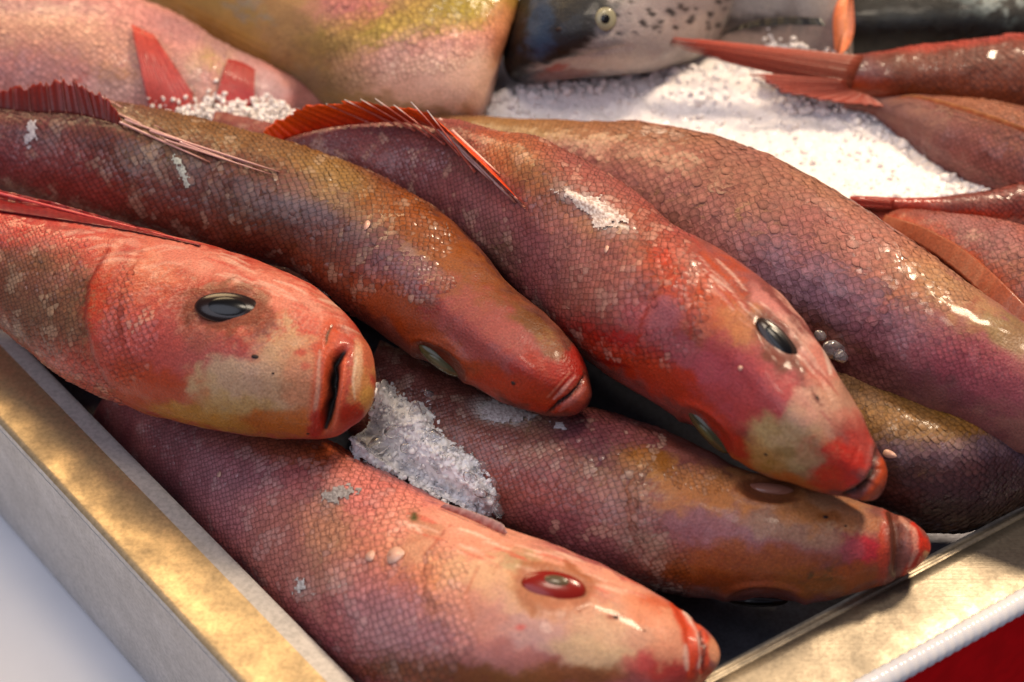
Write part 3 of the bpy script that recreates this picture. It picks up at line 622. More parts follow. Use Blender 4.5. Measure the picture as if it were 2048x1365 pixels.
# ---- C: the middle fish, red dorsal fin up, lying over the others
fc = Fish([(430,225,400,300),(560,250,520,330),(690,236,640,385),(800,232,720,410),(900,240,810,440),(1000,266,890,490),(1084,285,965,545),(1185,335,1030,590),(1275,395,1085,635),(1345,450,1137,690),(1420,490,1205,745),(1500,545,1290,792),(1580,612,1380,852),(1640,690,1465,912),(1685,760,1540,955),(1720,820,1610,975),(1745,872,1668,993),(1765,905,1720,1004),(1778,940,1756,998)],
          z=[.085,.10,.118,.122,.120,.112,.10], k=1.1, roll=[75,45,12,-4,-8], base='94504a', base2='7c3e36', own=0.93, seed=3, nu=310, nv=230, ridge=.05)
fc.paint((760,320,170,70,25,'7c4448',.9),(700,360,120,40,25,'70403f',.8),(900,400,130,60,38,'7a464c',.8),(1000,470,100,50,40,'8a5c62',.6),(1050,320,90,50,30,'9a5a3c',.85),(1000,300,60,40,40,'9c5234',.7),(1090,370,90,46,30,'8a5a34',.8,.4,18),(1030,330,60,30,30,'b09060',.6,.4,14),(1180,370,110,40,32,'94554a',.8),
  (1200,430,80,22,30,'d8cec4',1.0,.25,16,2),(1225,440,34,22,10,'dcd4cc',.95,.3,10),(1150,390,44,14,20,'d0c6bc',.95,.3,10),(1165,455,24,18,0,'caa070',.7),(1130,450,60,30,20,'b0785a',.6),
  (1010,500,50,36,50,'73603e',.85,.4,14),(1035,530,26,26,0,'90805c',.7,.4,10),(1100,520,80,80,30,'8c5258',.8),(1180,520,70,60,30,'9a5c54',.8),(1240,470,70,40,25,'9e6a48',.75,.4,16),(1290,440,60,24,35,'9a4c38',.7),
  (1150,590,46,32,30,'5c2a16',.9,.3,16),(1200,610,30,22,30,'6a2820',.8,.4,12),(1120,640,40,40,0,'8a4a44',.7),(1250,580,90,70,30,'a05a50',.8),(1190,545,120,70,30,'c09a8c',.35,.4,10),
  (1320,520,60,60,30,'a4401c',.85,.4,26),(1400,510,70,20,40,'98483a',.8),(1330,510,20,20,0,'b8381c',.8),(1380,590,30,90,-5,'c8907c',.65,.4,12),(1430,590,50,70,10,'b4481e',.8),(1350,600,30,70,0,'b03a1c',.8),
  (1300,640,60,50,10,'a6525a',.9),(1330,630,44,40,10,'aa6068',.7),(1230,690,120,30,14,'9c2014',.95),(1170,690,40,30,0,'98261a',.8),(1230,705,110,16,12,'c08a78',.6,.4,9,2),(1330,690,60,16,10,'c09080',.5,.4,9),(1280,730,120,24,20,'a8321a',.9),
  (1330,760,110,34,28,'b03818',.9),(1420,800,80,40,35,'ac3416',.9),(1440,650,60,60,40,'b05a40',.8),(1480,660,50,60,40,'b87a50',.7),(1460,720,60,44,40,'a84c54',.85),
  (1490,770,110,70,38,'a64650',.95,.45),(1540,800,60,50,30,'b44c4c',.8),(1520,850,60,26,40,'b04440',.7),(1390,720,80,30,30,'a8506a',.5),(1400,560,200,10,40,'d89a88',.5,.5,10,6),
  (1540,620,60,18,55,'c88078',.85),(1610,700,20,80,-38,'d8a898',.9),(1580,600,70,12,50,'d8a090',.8),(1640,740,30,60,-35,'c87a6a',.85),(1690,800,30,50,-25,'c09078',.8),(1640,830,50,60,-20,'cc9a82',.8),
  (1560,900,76,44,40,'b89a6c',1.0,.3),(1520,920,60,30,30,'b48a50',.9,.35),(1590,860,40,44,20,'b89a76',.9,.35),(1630,900,50,40,20,'b88868',.7),(1540,935,50,16,20,'96702a',.8,.4,10),(1570,905,26,12,10,'7a5a2c',.6),
  (1460,885,50,20,42,'a62c10',.95),(1430,850,40,14,40,'a2300f',.9),(1480,930,40,14,30,'b0561c',.8),(1600,965,60,14,14,'b86426',.8),(1690,925,44,50,20,'be382e',1.0,.3),(1660,960,40,26,10,'c03a24',.9),(1720,870,20,40,-20,'b84a40',.8),(1700,840,34,26,0,'c07060',.6),(1610,820,30,30,0,'c89080',.6),(1640,890,60,26,10,'c0624e',.5,.4,12),
  (1500,720,120,60,40,'8c3038',.4,.5,7),(1590,900,90,50,30,'8a6a40',.4,.5,10))
for k in range(40):
    t = RNG.random(); x = 1340 + 320 * t + RNG.normal(0, 14); y = 470 + 290 * t + RNG.normal(0, 12) - 8; L = 26 + 44 * RNG.random()
    fc.stroke([(x, y), (x + L * .5, y + L * .44), (x + L * .9, y + L * .95)], 1.5 + 1.8 * RNG.random(), ['dcaa9c', 'a83c34', 'e4c0b0', '94564a'][k % 4], .55)
fc.stroke([(1600,600),(1640,680),(1660,750)],5,'e4c4b4',.8).stroke([(1755,900),(1756,940),(1740,970),(1710,988),(1686,993)],9,'2c120a',1).stroke([(1768,915),(1772,945),(1755,980),(1725,1000)],8,'c2502c',.9).stroke([(1750,895),(1748,930),(1728,965),(1690,985)],4,'cc7058',.8)
fc.stroke([(1622,775),(1632,800),(1645,812)],3,'6a2c28',.8).stroke([(1640,820),(1665,850)],3,'a8605a',.7)
fc.carve([(1757,898),(1757,938),(1742,968),(1712,988),(1684,994)],10,-8).carve([(1744,880),(1742,925),(1720,962),(1680,982)],7,.8).carve([(1700,850),(1720,890),(1700,940)],6,-.7)
fc.step([(1400,505),(1330,560),(1285,640),(1270,720)],34,1.3).step([(1420,545),(1390,610),(1380,680)],26,.7).dent(1557,683,66,28,53,1.6,.2).carve([(1530,630),(1580,660),(1625,725)],11,1.3).dent(1415,862,64,26,42,2.5,1.2).carve([(1610,640),(1650,720),(1690,790)],12,1.0).carve([(1590,700),(1640,760),(1680,830)],9,-.8)
fc.carve([(1100,380),(1180,410),(1260,450)],14,1.0)
fc.stroke([(1400, 505), (1330, 560), (1285, 640), (1270, 720)],4,'8a2a18',.75)
fc.stroke([(1420, 545), (1390, 610), (1380, 680)],5,'a03014',.75)
fc.stroke([(1260, 735), (1200, 722), (1140, 690)],4,'7c1a12',.75)
fc.paint((1556,684,76,33,53,'6a3020',.8,.2))
fc.carve([(1400,505),(1330,560),(1285,640),(1270,720)],7,-1.6)
fc.build('red_snapper', 'central red fish with a raised scarlet dorsal fin and white tipped spines', group=SNAP)
fc.eye(1556,684,64,23,53,'2a1a12','060404',.66,bulge=.20,sink=.05,edge='1a0e0a').eye(1418,864,60,24,42,'3a341a','4e4a26',.5,bulge=.35,sink=.1,edge='2a1c0c')
fc.nostril(1634,797,9,3,60).nostril(1530,908,6,4,20).nostril(1482,736,4,3,0)
f = fc.fin([(535,292),(590,272),(660,256),(740,247),(815,246),(880,262),(935,292),(990,345),(1048,412)],[(526,263),(545,246),(578,230),(605,216),(660,208),(715,203),(770,212),(845,222),(885,252),(960,325),(1050,412)],'d03818','ff6422','dorsal_fin',nb=90,spines=0,lift=.003,rag=.16)
for a, b, r in (((740,247),(640,203),3),((790,250),(675,193),3.2),((830,262),(706,190),3.2),((860,275),(735,187),3.4),((890,290),(773,199),3.6),((920,312),(808,189),3.8),((950,345),(841,204),4.0)):
    b = (b[0] + (a[0] - b[0]) * .12, b[1] + (a[1] - b[1]) * .12)
    rod(f,'fin_spine',fc.surf(*a,.004),at_depth(*b,fc.dep[fc.near(*a)]-.006),r*.8*mpp(fc.dep[fc.near(*a)]),fc.base,('a84a38','f0e6dc'),r1=.4)
for a, b, r in (((880,240),(1050,416),4.5),((885,262),(1030,405),3.6),((870,255),(985,365),3.2),((905,262),(1000,350),3.2)):
    rod(f,'fin_spine',at_depth(*a,fc.dep[fc.near(*a)]-.004),fc.surf(*b,.003),r*mpp(fc.dep[fc.near(*b)]),fc.base,('d8b0a4','a06458'),r1=.6)

# ---- D: broad flanked fish behind, cool sheen of the light painted purple below
fd = Fish([(780,215,760,270),(900,232,870,330),(1050,240,1000,400),(1200,243,1100,470),(1330,254,1200,530),(1450,284,1290,590),(1560,328,1390,640),(1680,395,1510,700),(1790,465,1630,755),(1910,550,1750,805),(2048,645,1890,850),(2180,750,2060,900),(2260,850,2180,930)],
          z=[.07,.085,.095,.095,.09], k=1.05, roll=[20,35,45], base='986258', base2='8a524e', own=1.05, seed=4, nv=190, nu=230)
fd.paint((1100,255,260,26,3,'8c6a40',.9),(1250,266,240,18,6,'8e6648',.7),(1350,330,220,60,20,'8c5a48',.6),(1500,330,140,30,30,'906452',.6),(1700,420,200,20,35,'a4785a',.6),(1450,470,260,60,25,'a06a66',.7),(1500,440,60,30,20,'7a6a30',.45,.4,18),(1350,420,90,40,20,'7a6630',.4,.4,18),
  (1620,560,160,60,30,'8c5c64',.8),(1690,620,180,44,28,'86647c',.85),(1600,590,120,34,30,'866884',.7),(1820,680,160,60,28,'8a5560',.8),(1760,500,120,60,35,'a2665a',.7),(1850,560,90,60,35,'a07050',.7),(1850,560,70,40,30,'a03a38',.6,.4,20),(1920,600,120,40,35,'a88058',.7),(1960,640,80,40,35,'8a4a38',.7,.4,18),
  (1950,740,120,60,20,'944858',.9),(1820,760,160,30,20,'5c3440',.6),(1900,660,200,60,30,'7a2e2e',.3,.5,9),(2020,670,60,40,30,'7c6a40',.6),(1640,650,150,16,32,'4a2c1c',.7),(1560,370,300,80,28,'6e4a40',.3,.5,9),(1320,262,10,6,0,'e8dcd0',.8),(1352,272,9,6,0,'e8dcd0',.8),(1290,268,10,5,-30,'dccabc',.6))  # dark bands along the lower edge are underside shade in the colour
fd.step([(1890,560),(1800,590),(1740,650),(1730,720)],40,1.0)
fd.build('red_snapper', 'broad pink scaled fish lying behind the central one beside the white ice', group=SNAP)

# ---- E: lower right fish under B and C, snout over the front rim
fe = Fish([(760,680,690,860),(860,730,780,930),(960,780,880,990),(1080,812,960,1035),(1205,822,1050,1078),(1325,858,1150,1125),(1418,902,1260,1165),(1500,940,1380,1192),(1590,962,1490,1206),(1670,985,1590,1206),(1730,1005,1690,1194),(1775,1022,1750,1176),(1815,1038,1800,1158),(1843,1060,1833,1138),(1860,1085,1855,1115)],
          z=[.03,.036,.045,.05,.052], k=1.1, roll=[12,12,8,6], base='8e5850', base2='784238', own=1.08, seed=5)
fe.paint((900,840,70,90,20,'6c4038',.8),(1005,830,60,26,12,'d0c8c0',1.0,.25),(1075,850,60,22,10,'c0a080',.9,.35,12),(1125,855,22,10,20,'dcd0c8',.9),(1040,870,110,34,12,'a07850',.7,.4,14),(1000,900,90,60,30,'8e564c',.7),
  (1200,880,120,50,15,'7a4450',.9),(1300,930,120,30,12,'6c4048',.8),(1100,960,130,60,25,'94544e',.8),(1190,950,60,40,10,'b08a66',.6,.4,12),(1070,910,60,20,-5,'c8a890',.6,.4,8,2),(1290,925,60,24,10,'905a22',.9,.35),(1350,960,90,40,10,'b07a48',.8,.4,20),(1270,990,70,60,30,'c09a7c',.6,.4,10),
  (1230,1060,90,46,20,'a8949a',.65,.4,11),(1280,1080,60,30,20,'a09684',.7,.4,10),(1120,1060,90,40,25,'7c4a58',.8),(1180,1100,80,26,25,'8a5a60',.7),(1340,1110,60,30,15,'b8a08c',.6,.4,9),(1400,1150,90,26,8,'8a4a20',.9),(1480,980,120,40,8,'b87c50',.9),(1420,1010,100,40,10,'b27448',.9),(1540,985,70,26,8,'a86a50',.7),
  (1480,1070,160,44,8,'8c5a62',.95),(1420,1060,80,40,10,'93606a',.8),(1580,1060,100,30,14,'9a7660',.8),(1520,1130,160,40,8,'93502c',.9),(1500,1170,160,24,4,'7c3a1c',.9),(1620,1020,90,40,16,'b07448',.9),(1680,1010,60,20,14,'b88868',.8),(1700,1040,60,26,14,'bc7a52',.8),(1650,1160,90,30,0,'8a4c20',.9),(1640,1150,40,16,-12,'4a3a1c',.8,.4,12),(1720,1140,50,40,0,'a04c22',.8),
  (1740,1100,50,26,6,'a83040',1.0,.35),(1770,1090,16,70,5,'b04430',.9),(1700,1100,30,20,6,'96485a',.7),(1660,1035,26,14,0,'8a4a20',.6),(1690,1060,50,12,10,'caa07c',.5,.4,9),(1500,1090,260,60,8,'6a302c',.35,.5,8))
fe.stroke([(1778,1030),(1790,1060),(1792,1100),(1788,1150)],17,'5a3024',1).stroke([(1826,1050),(1842,1085),(1836,1125),(1810,1152)],13,'bc3024',.95).stroke([(1800,1034),(1828,1062),(1832,1100),(1818,1135)],5,'c8907c',.7).paint((1850,1095,12,18,0,'c83a28',.9),(1852,1110,8,8,0,'d0a070',.8))
fe.carve([(1786,1026),(1799,1062),(1802,1100),(1795,1156)],13,-5).carve([(1764,1018),(1777,1060),(1777,1110),(1770,1170)],8,1.2).carve([(1826,1050),(1840,1085),(1834,1125)],8,.9)
fe.dent(1538,982,62,24,8,2,1.2).dent(1530,1200,70,26,2,4,1.5).step([(1290,915),(1255,980),(1260,1060),(1300,1130)],30,1.0)
fe.stroke([(1290, 915), (1255, 980), (1260, 1060), (1300, 1130)],3.5,'6a3420',.75)
fe.paint((1538,982,68,28,8,'6e3c26',.8,.2))
fe.carve([(1290,915),(1255,980),(1260,1060),(1300,1130)],7,-1.6)
fe.build('red_snapper', 'brownish fish at lower right whose open mouth reaches over the front rim', group=SNAP)
fe.eye(1538,982,54,19,8,'845444','8e5e4e',.55,bulge=.22,sink=.12,edge='64382a').eye(1515,1203,60,16,0,'1a0e0a','080404',.6,bulge=.3,sink=.15)
fe.nostril(1651,1036,8,5,0).nostril(1690,1052,4,3,0)

# ---- F: front fish, pink, red eye
ff = Fish([(270,690,180,840),(390,770,290,950),(520,835,405,1070),(660,890,520,1190),(790,965,630,1295),(910,1025,745,1385),(1020,1065,860,1440),(1120,1102,990,1470),(1220,1148,1120,1470),(1310,1192,1230,1450),(1370,1228,1310,1422),(1410,1262,1370,1395),(1430,1287,1404,1365),(1438,1308,1426,1342)],
          z=[-.01,.015,.038,.045,.045], k=1.1, roll=[-10,-18,-20], base='a86460', base2='945052', own=1.1, seed=6, nu=290, nv=220)
ff.paint((420,940,130,110,40,'7c4a50',.9),(560,900,150,30,10,'8e4c2c',.7),(500,1000,150,80,40,'946068',.9),(680,900,50,60,20,'b0522a',.8),(700,960,60,40,10,'c07a70',.7),(680,1000,60,40,20,'8c8c84',.75,.4,12,2),(690,1030,50,30,20,'a89070',.6,.4,10),
  (600,1100,120,90,40,'a86a5e',.9),(660,1060,60,60,20,'b48060',.6),(660,1140,60,60,20,'b09070',.55,.4,12),(680,1170,30,20,0,'cfcac4',.7,.4,8),(610,1180,30,20,20,'c4beb8',.6,.4,8),(780,1020,100,60,25,'d47c70',.9),(870,1040,120,40,12,'d88878',.9),(960,1060,130,30,12,'d89a84',.85),
  (800,1080,80,60,20,'cc806c',.8),(760,1130,70,60,20,'c07a62',.7),(850,1060,40,26,20,'a87a60',.7),(830,1110,50,30,0,'b88468',.7),(900,1140,70,50,30,'cc8258',.8,.4,14),(870,1180,50,50,30,'d08a64',.7),(760,1200,90,60,30,'b0706a',.8),(800,1250,110,60,20,'a87478',.8),(830,1280,100,50,20,'b89898',.55,.4,11),(760,1280,70,50,30,'a08080',.6,.4,11),
  (1000,1110,140,30,14,'cf9078',.9),(980,1150,90,40,10,'c8a07e',.85),(1060,1120,90,20,16,'d8a890',.6,.4,9,4),(1180,1150,110,24,24,'da9a86',.9),(1280,1200,90,26,28,'dc9c84',.9),(1000,1200,110,60,20,'c49274',.85),(1100,1230,130,50,20,'c49a84',.9),(1090,1270,120,46,16,'b48a84',.9),(940,1230,80,50,20,'c08476',.8),(1100,1175,90,52,10,'b88a60',.75),(1040,1120,40,20,-10,'9a8a68',.6),
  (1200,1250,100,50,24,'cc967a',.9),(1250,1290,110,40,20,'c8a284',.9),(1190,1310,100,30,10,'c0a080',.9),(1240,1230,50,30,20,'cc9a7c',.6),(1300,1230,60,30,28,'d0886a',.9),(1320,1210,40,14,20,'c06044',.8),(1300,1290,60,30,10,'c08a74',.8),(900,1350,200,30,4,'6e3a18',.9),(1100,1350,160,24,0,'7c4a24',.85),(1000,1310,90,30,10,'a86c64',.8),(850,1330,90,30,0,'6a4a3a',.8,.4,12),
  (1320,1320,70,26,-10,'b04048',.9),(1350,1340,60,30,-10,'a83a34',.9),(1345,1270,50,60,30,'d09074',.9),(1230,1235,16,6,0,'8a3a28',.8),(1040,1255,10,6,0,'c8504a',.7),(1080,1160,140,16,20,'b8584a',.4,.5,8,5))
for k in range(44):
    t = RNG.random(); x = 780 + 460 * t + RNG.normal(0, 20); y = 1010 + 135 * t + RNG.uniform(-6, 60); L = 30 + 50 * RNG.random()
    ff.stroke([(x, y), (x + L * .5, y + L * .13), (x + L, y + L * .34)], 1.4 + 1.8 * RNG.random(), ['e8beac', 'c4483e', 'ecccb8', 'a87864'][k % 4], .5)
ff.stroke([(1345,1208),(1372,1250),(1384,1300),(1380,1350)],13,'c0462e',.95).stroke([(1366,1222),(1396,1262),(1404,1310),(1394,1352)],6,'dcc0b4',.85).stroke([(1385,1240),(1412,1280),(1414,1330)],9,'c44c34',.9).stroke([(1372,1290),(1374,1340)],6,'d8b8a8',.7).paint((1428,1300,10,26,-10,'dc9a78',.9),(1400,1350,26,16,-20,'b43820',.9))
ff.stroke([(1402,1258),(1412,1295),(1406,1340)],2.6,'3a1410',.85).paint((828,1035,7,9,0,'3c4420',.95,.5))
ff.carve([(1388,1236),(1408,1280),(1404,1345)],5,-2.2).carve([(1348,1205),(1376,1255),(1382,1350)],6,-.9).carve([(1362,1215),(1392,1262),(1396,1352)],6,1.0)
ff.dent(1107,1176,70,38,12,1.4,.3).carve([(1030,1130),(1100,1128),(1180,1165)],14,.7).step([(900,1050),(850,1110),(850,1190),(890,1260)],40,1.0).carve([(975,1160),(985,1135),(1000,1120)],6,-.8)
ff.stroke([(900, 1050), (850, 1110), (850, 1190), (890, 1260)],3.5,'a05848',.75)
ff.stroke([(960, 1130), (930, 1190), (950, 1250)],3,'a8604a',.75)
ff.paint((1108,1176,82,50,10,'9a5a40',.8,.2))
ff.carve([(900,1050),(850,1110),(850,1190),(890,1260)],7,-1.6)
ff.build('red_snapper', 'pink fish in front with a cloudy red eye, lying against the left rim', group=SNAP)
ff.eye(1108,1176,66,38,10,'7a160a','54442f',.42,bulge=.26,pxy=(.05,.25),sink=.03,edge='7c3a1e').nostril(1230,1236,9,5,5).nostril(1290,1262,4,3,0)
ff.fin([(880,1015),(930,1035),(990,1062),(1010,1070)],[(890,1008),(940,1022),(1000,1046),(1015,1066)],'9a5048','caa8a0','pectoral_fin',lift=.003,nb=20)

# ---- L: fish at the right edge under C's snout
fl = Fish([(1540,650,1510,760),(1640,693,1600,880),(1730,750,1700,985),(1830,790,1810,1050),(1930,806,1920,1060),(2048,812,2052,1010),(2180,815,2190,970),(2280,820,2290,930)],
          z=[.055,.055,.05,.045], k=1.0, roll=[25,30], base='86603c', base2='6e4a34', own=0.8, seed=7, nu=220, nv=200)
fl.paint((1800,830,200,60,12,'8c6438',.9),(1700,760,110,30,35,'a07858',.9),(1760,800,60,24,20,'7c5a1c',.8,.4,18),(1850,860,100,30,10,'9c6a34',.7,.4,12),(1960,822,80,14,2,'9a6c1c',.95,.3),(1990,860,80,30,4,'a06a28',.8),(1900,910,200,26,4,'76586a',.95),(1980,900,120,30,-4,'7a6078',.9),(1900,980,200,60,0,'4a2a2c',.9),(1960,960,160,40,-8,'523034',.8),(1850,1030,160,30,4,'3e2420',.9),(1850,850,160,50,10,'b08a60',.4,.4,9))  # purple bands paint the cool sheen, dark lower patches the underside shade
fl.build('red_snapper', 'olive brown fish with a painted cool sheen on its flank at the right edge under the central snout', group=SNAP)
fl.eye(1965,824,60,12,2,'8a5c14','6e4a10',.6,bulge=.2,sink=.12)

# ---- background fish
BG = 'fish lying on the ice at the back'
fg = Fish([(300,-260,150,-60),(480,-250,300,22),(650,-230,440,88),(800,-200,560,155),(930,-150,680,215),(1010,-70,800,243),(1038,10,890,250),(1012,95,942,246),(990,165,962,236)],
          z=[.10,.11,.11,.10,.085], k=.8, roll=[30], base='a8845c', base2='967450', own=1.1, seed=8, nu=200, nv=180)
fg.paint((420,40,200,70,28,'98804c',.95),(540,100,120,70,30,'a88a54',.8),(600,60,90,90,20,'a8845c',.8),(700,150,120,60,30,'96784c',.8),(500,20,60,26,30,'8a8478',.7,.4,20,3),(640,190,80,40,30,'8c7860',.7),(720,20,70,30,20,'c0686a',.9),(860,70,130,50,-5,'d08078',.9),(780,110,90,40,20,'d48c84',.8),(970,40,60,40,0,'cc7a70',.9),(880,140,150,80,20,'ecbca4',1.0,.4),(950,120,70,110,0,'e4ae8c',.9),(860,200,120,30,12,'d09c78',.8),(640,110,120,80,20,'7c6448',.5,.5,12),(800,210,150,20,8,'a08050',.8),(690,10,70,44,0,'c08078',.7,.6),(860,45,190,34,-8,'ac9640',.85,.6),(960,10,100,34,0,'98842c',.9,.5),(740,85,60,26,-35,'b09c50',.7,.6),(870,100,150,26,-8,'dc948a',.9,.6),(880,165,160,60,4,'f0c6ae',.9,.5),(1010,60,40,60,0,'c88460',.8))
for k in range(16):
    y = 5 + 8 * k; fg.stroke([(300 + 4 * k, y - 30), (420 + 4 * k, y + 30), (540, y + 88)], 3, ['b8924a', '8a6a2c'][k % 2], .45)
fg.build('yellow_striped_fish', 'yellow headed fish with a pale pink belly leaning on ice behind the pile', group=BG)
fh = Fish([(-300,-60,-320,260),(-100,-20,-130,290),(60,-24,20,310),(200,-20,150,320),(330,14,290,320),(450,85,400,310),(560,140,510,290),(640,190,620,240)],
          z=[.075,.08,.075,.065], k=.8, roll=[20], base='d09890', base2='c48480', seed=9, nu=200, nv=160)
fh.paint((130,80,220,50,10,'c89a84',.85),(80,150,130,60,0,'a8706c',.8),(60,15,150,16,2,'94707c',.7),(420,80,120,24,22,'94747c',.8),(300,120,110,80,0,'cc8c88',.8,.4,18),(420,150,50,60,10,'b0a058',.7,.4,14),(390,170,30,50,0,'c0b0a8',.6,.4,10),(230,165,60,40,0,'b88a66',.7),(170,170,30,20,0,'b85a50',.8),(200,190,90,30,0,'d0aaa8',.7),(520,190,60,50,20,'c0a0aa',.8),(300,80,60,90,0,'8c4a4c',.35,.5,8))
fh.build('pink_fish', 'pale pink scaled fish in the top left corner with drooping red fins', group=BG)
fh.fin([(262,48),(275,54),(290,62),(308,70)],[(298,218),(330,222),(360,222),(398,205)],'b8463c','c4554e','pectoral_fin',lift=.005,nb=40,rag=.3,ripple=.0003,hug=True)
fh.fin([(455,118),(475,122),(495,130),(510,140)],[(430,200),(455,222),(485,225),(508,200)],'96302e','b84a48','pelvic_fin',lift=.005,nb=40,rag=.3,ripple=.0003,hug=True)

# salmon head
fi = Fish([(1400,-420,1720,-160),(1280,-320,1600,-60),(1170,-220,1490,40),(1095,-120,1410,108),(1050,-20,1320,142),(1022,50,1230,152),(1008,100,1150,160),(1006,130,1100,166),(1014,152,1055,170)],
          z=[.10,.10,.10,.09], k=.55, roll=[90], kv=.55, base='a09a98', base2='8e8886', seed=10, nu=200, nv=180)
fi.paint((1110,60,110,110,0,'0a0c12',.92),(1040,40,60,160,15,'08080c',1),(1030,120,44,70,10,'0a090c',1),(1105,60,50,70,20,'0c1020',.95),(1090,10,36,30,0,'182036',.8),(1110,100,40,26,-20,'121a2e',.8),(1085,118,24,12,0,'5c6276',.6),(1012,80,30,120,12,'060608',1),(1092,62,36,62,14,'30406a',.85),(1085,25,26,40,10,'36466c',.6),(1150,40,40,70,20,'222022',.9),(1200,30,50,50,0,'1c1c20',.85),(1180,85,90,14,-18,'241c1a',.9),(1160,0,60,40,0,'1a1b20',.9),(1120,115,60,12,-22,'1a1412',.95),
  (1250,50,60,40,0,'7c7880',.7),(1230,100,80,30,-16,'a8a09c',.9),(1290,90,90,50,-20,'c0b4ac',.9),(1330,40,90,80,0,'a89a98',.8),(1180,130,110,14,-4,'c8bab0',.9),(1400,30,60,60,0,'b8a49c',.8),(1220,90,30,12,-10,'7a767c',.7),(1130,150,60,10,-6,'8a5c50',.8),(1115,138,24,6,-14,'a04a3a',.9),(1380,-20,120,60,0,'8e8080',.8))
for k in range(60):
    x = RNG.uniform(1225, 1470); y = RNG.uniform(-60, 80 - (x - 1225) * .12); s = RNG.uniform(3, 7)
    fi.paint((x, y, s, s * .85, 0, '1e1618', .92, .4))
fi.carve([(1050,160),(1120,128),(1200,106),(1260,92)],8,-2.0).carve([(1110,142),(1180,124),(1230,138)],6,-1.5)
fi.build('salmon', 'silver salmon with dark blue snout, pale ringed eye and black spots on the ice', group=BG)
fi.eye(1209,38,22,24,0,'8c866c','100c0a',.5,bulge=.4,pxy=(-.05,0),sink=.2,edge='4a4636').nostril(1116,58,9,6,0)
# cut pale salmon piece and the dark backed fish beside it
fj = Fish([(1380,-160,1400,60),(1480,-150,1490,80),(1580,-130,1585,100),(1660,-60,1665,112),(1694,-16,1697,108),(1700,-8,1703,106)],
          z=[.09,.09], k=.6, roll=[90], base='a89e98', base2='988a84', seed=11, nu=120, nv=120, lump=.0005)
fj.paint((1500,80,120,40,-6,'b09c92',.9),(1560,20,140,40,0,'8c8480',.8),(1500,48,90,16,-6,'2a2422',.8))
fj.build('cut_salmon', 'pale cut piece of salmon with an orange fleshed end behind the ice', cat='fish', group=BG)
# the cut face, a fleshy lens with its own thickness
i0 = fj.near(1690, 60); dpt = fj.dep[i0]; V = []; n = 40
for g in range(n):
    b = 2 * math.pi * g / n; V.append((1691 + 21 * math.cos(b) + 10 * math.sin(b) ** 3 - 3, 46 - 62 * math.sin(b)))
V = np.array(V); r0 = at_depth(V[:, 0], V[:, 1], np.full(n, dpt - .012)); r1 = at_depth(V[:, 0] - 4, V[:, 1], np.full(n, dpt + .02))
ctr = at_depth(np.array(1691.), np.array(50.), np.array(dpt - .016)); VV = np.vstack([r0, r1, ctr])
F = [[2 * n, g, (g + 1) % n] for g in range(n)] + [[g, n + g, n + (g + 1) % n] for g in range(n)] + [[g, n + (g + 1) % n, (g + 1) % n] for g in range(n)]
cc = np.vstack([np.tile(lin('d07048'), (n, 1)), np.tile(lin('b87868'), (n, 1)), lin('e08c5c')])
link('cut_face', mesh_np('cut_face', VV - fj.base, orient_up(VV, np.array(F), CAM), cc, M_FIN), fj.root)
fj.fin([(1455,62),(1500,44),(1570,34),(1640,36)],[(1440,72),(1500,56),(1570,50),(1652,52)],'1c1614','0c0a0a','fin',lift=.02,nb=30)
fk = Fish([(1690,-40,1695,112),(1760,-60,1765,118),(1880,-80,1885,125),(2020,-80,2025,130),(2200,-120,2205,140)],
          z=[.085,.09], k=.7, roll=[60], base='050607', base2='0a0b0c', seed=12, nu=120, nv=120, lump=.0005)
fk.paint((1990,10,90,30,6,'6a7676',.8,.4,30,2),(2010,5,60,26,0,'98a4a4',.7,.4,22),(1790,30,120,10,0,'24282a',.7),(1800,5,60,20,0,'14181a',.8,.4,14))
fk.build('dark_salmon', 'black backed fish in the top right corner beside the orange cut piece', group=BG)

# right hand side: four reddish fish, tails to the left
def bgfish(st, z, base, base2, seed, label, patches, k=.9, roll=20):
    f = Fish(st, z=z, k=k, roll=[roll], base=base, base2=base2, seed=seed, nu=160, nv=140, dense_head=0)
    f.paint(*patches); return f.build('red_snapper', label, group=BG)
k1 = bgfish([(1550,118,1545,158),(1640,112,1630,188),(1720,108,1715,200),(1800,98,1795,212),(1950,80,1945,236),(2100,60,2100,256),(2200,60,2200,250)], [.10,.10], '7a4436', '66362a', 20,
  'reddish brown fish at top right with its red tail spread towards the salmon', [(1700,135,80,30,8,'7a5458',.8),(1760,185,200,26,4,'8a3418',.85),(1660,170,90,26,24,'a03e1e',.85),(1900,85,180,12,-6,'a84a3c',.9),(1850,180,60,18,0,'4a2014',.8),(1950,150,200,60,0,'5c3a30',.5,.5,10),(1950,190,160,30,4,'7c3a1c',.6)])
k2 = bgfish([(1690,190,1686,214),(1760,190,1740,225),(1830,190,1790,262),(1920,196,1870,330),(2010,206,1960,390),(2130,240,2080,460)], [.09,.085], '86544a', '784640', 21,
  'dull pink fish below the top right one with a thin orange line along its back', [(1900,290,120,50,35,'8a5a56',.8),(1980,340,90,40,35,'90544c',.8),(1990,220,120,24,14,'94624a',.8),(1820,230,90,26,25,'8a6258',.8),(2000,300,120,60,30,'6a3c34',.4,.5,9)], roll=30)
k2.fin([(1770,205),(1820,196),(1900,215),(1980,240),(2060,268)],[(1780,202),(1825,190),(1905,207),(1985,232),(2065,260)],'b0583c','c88a5c','dorsal_fin',lift=.004,nb=30)
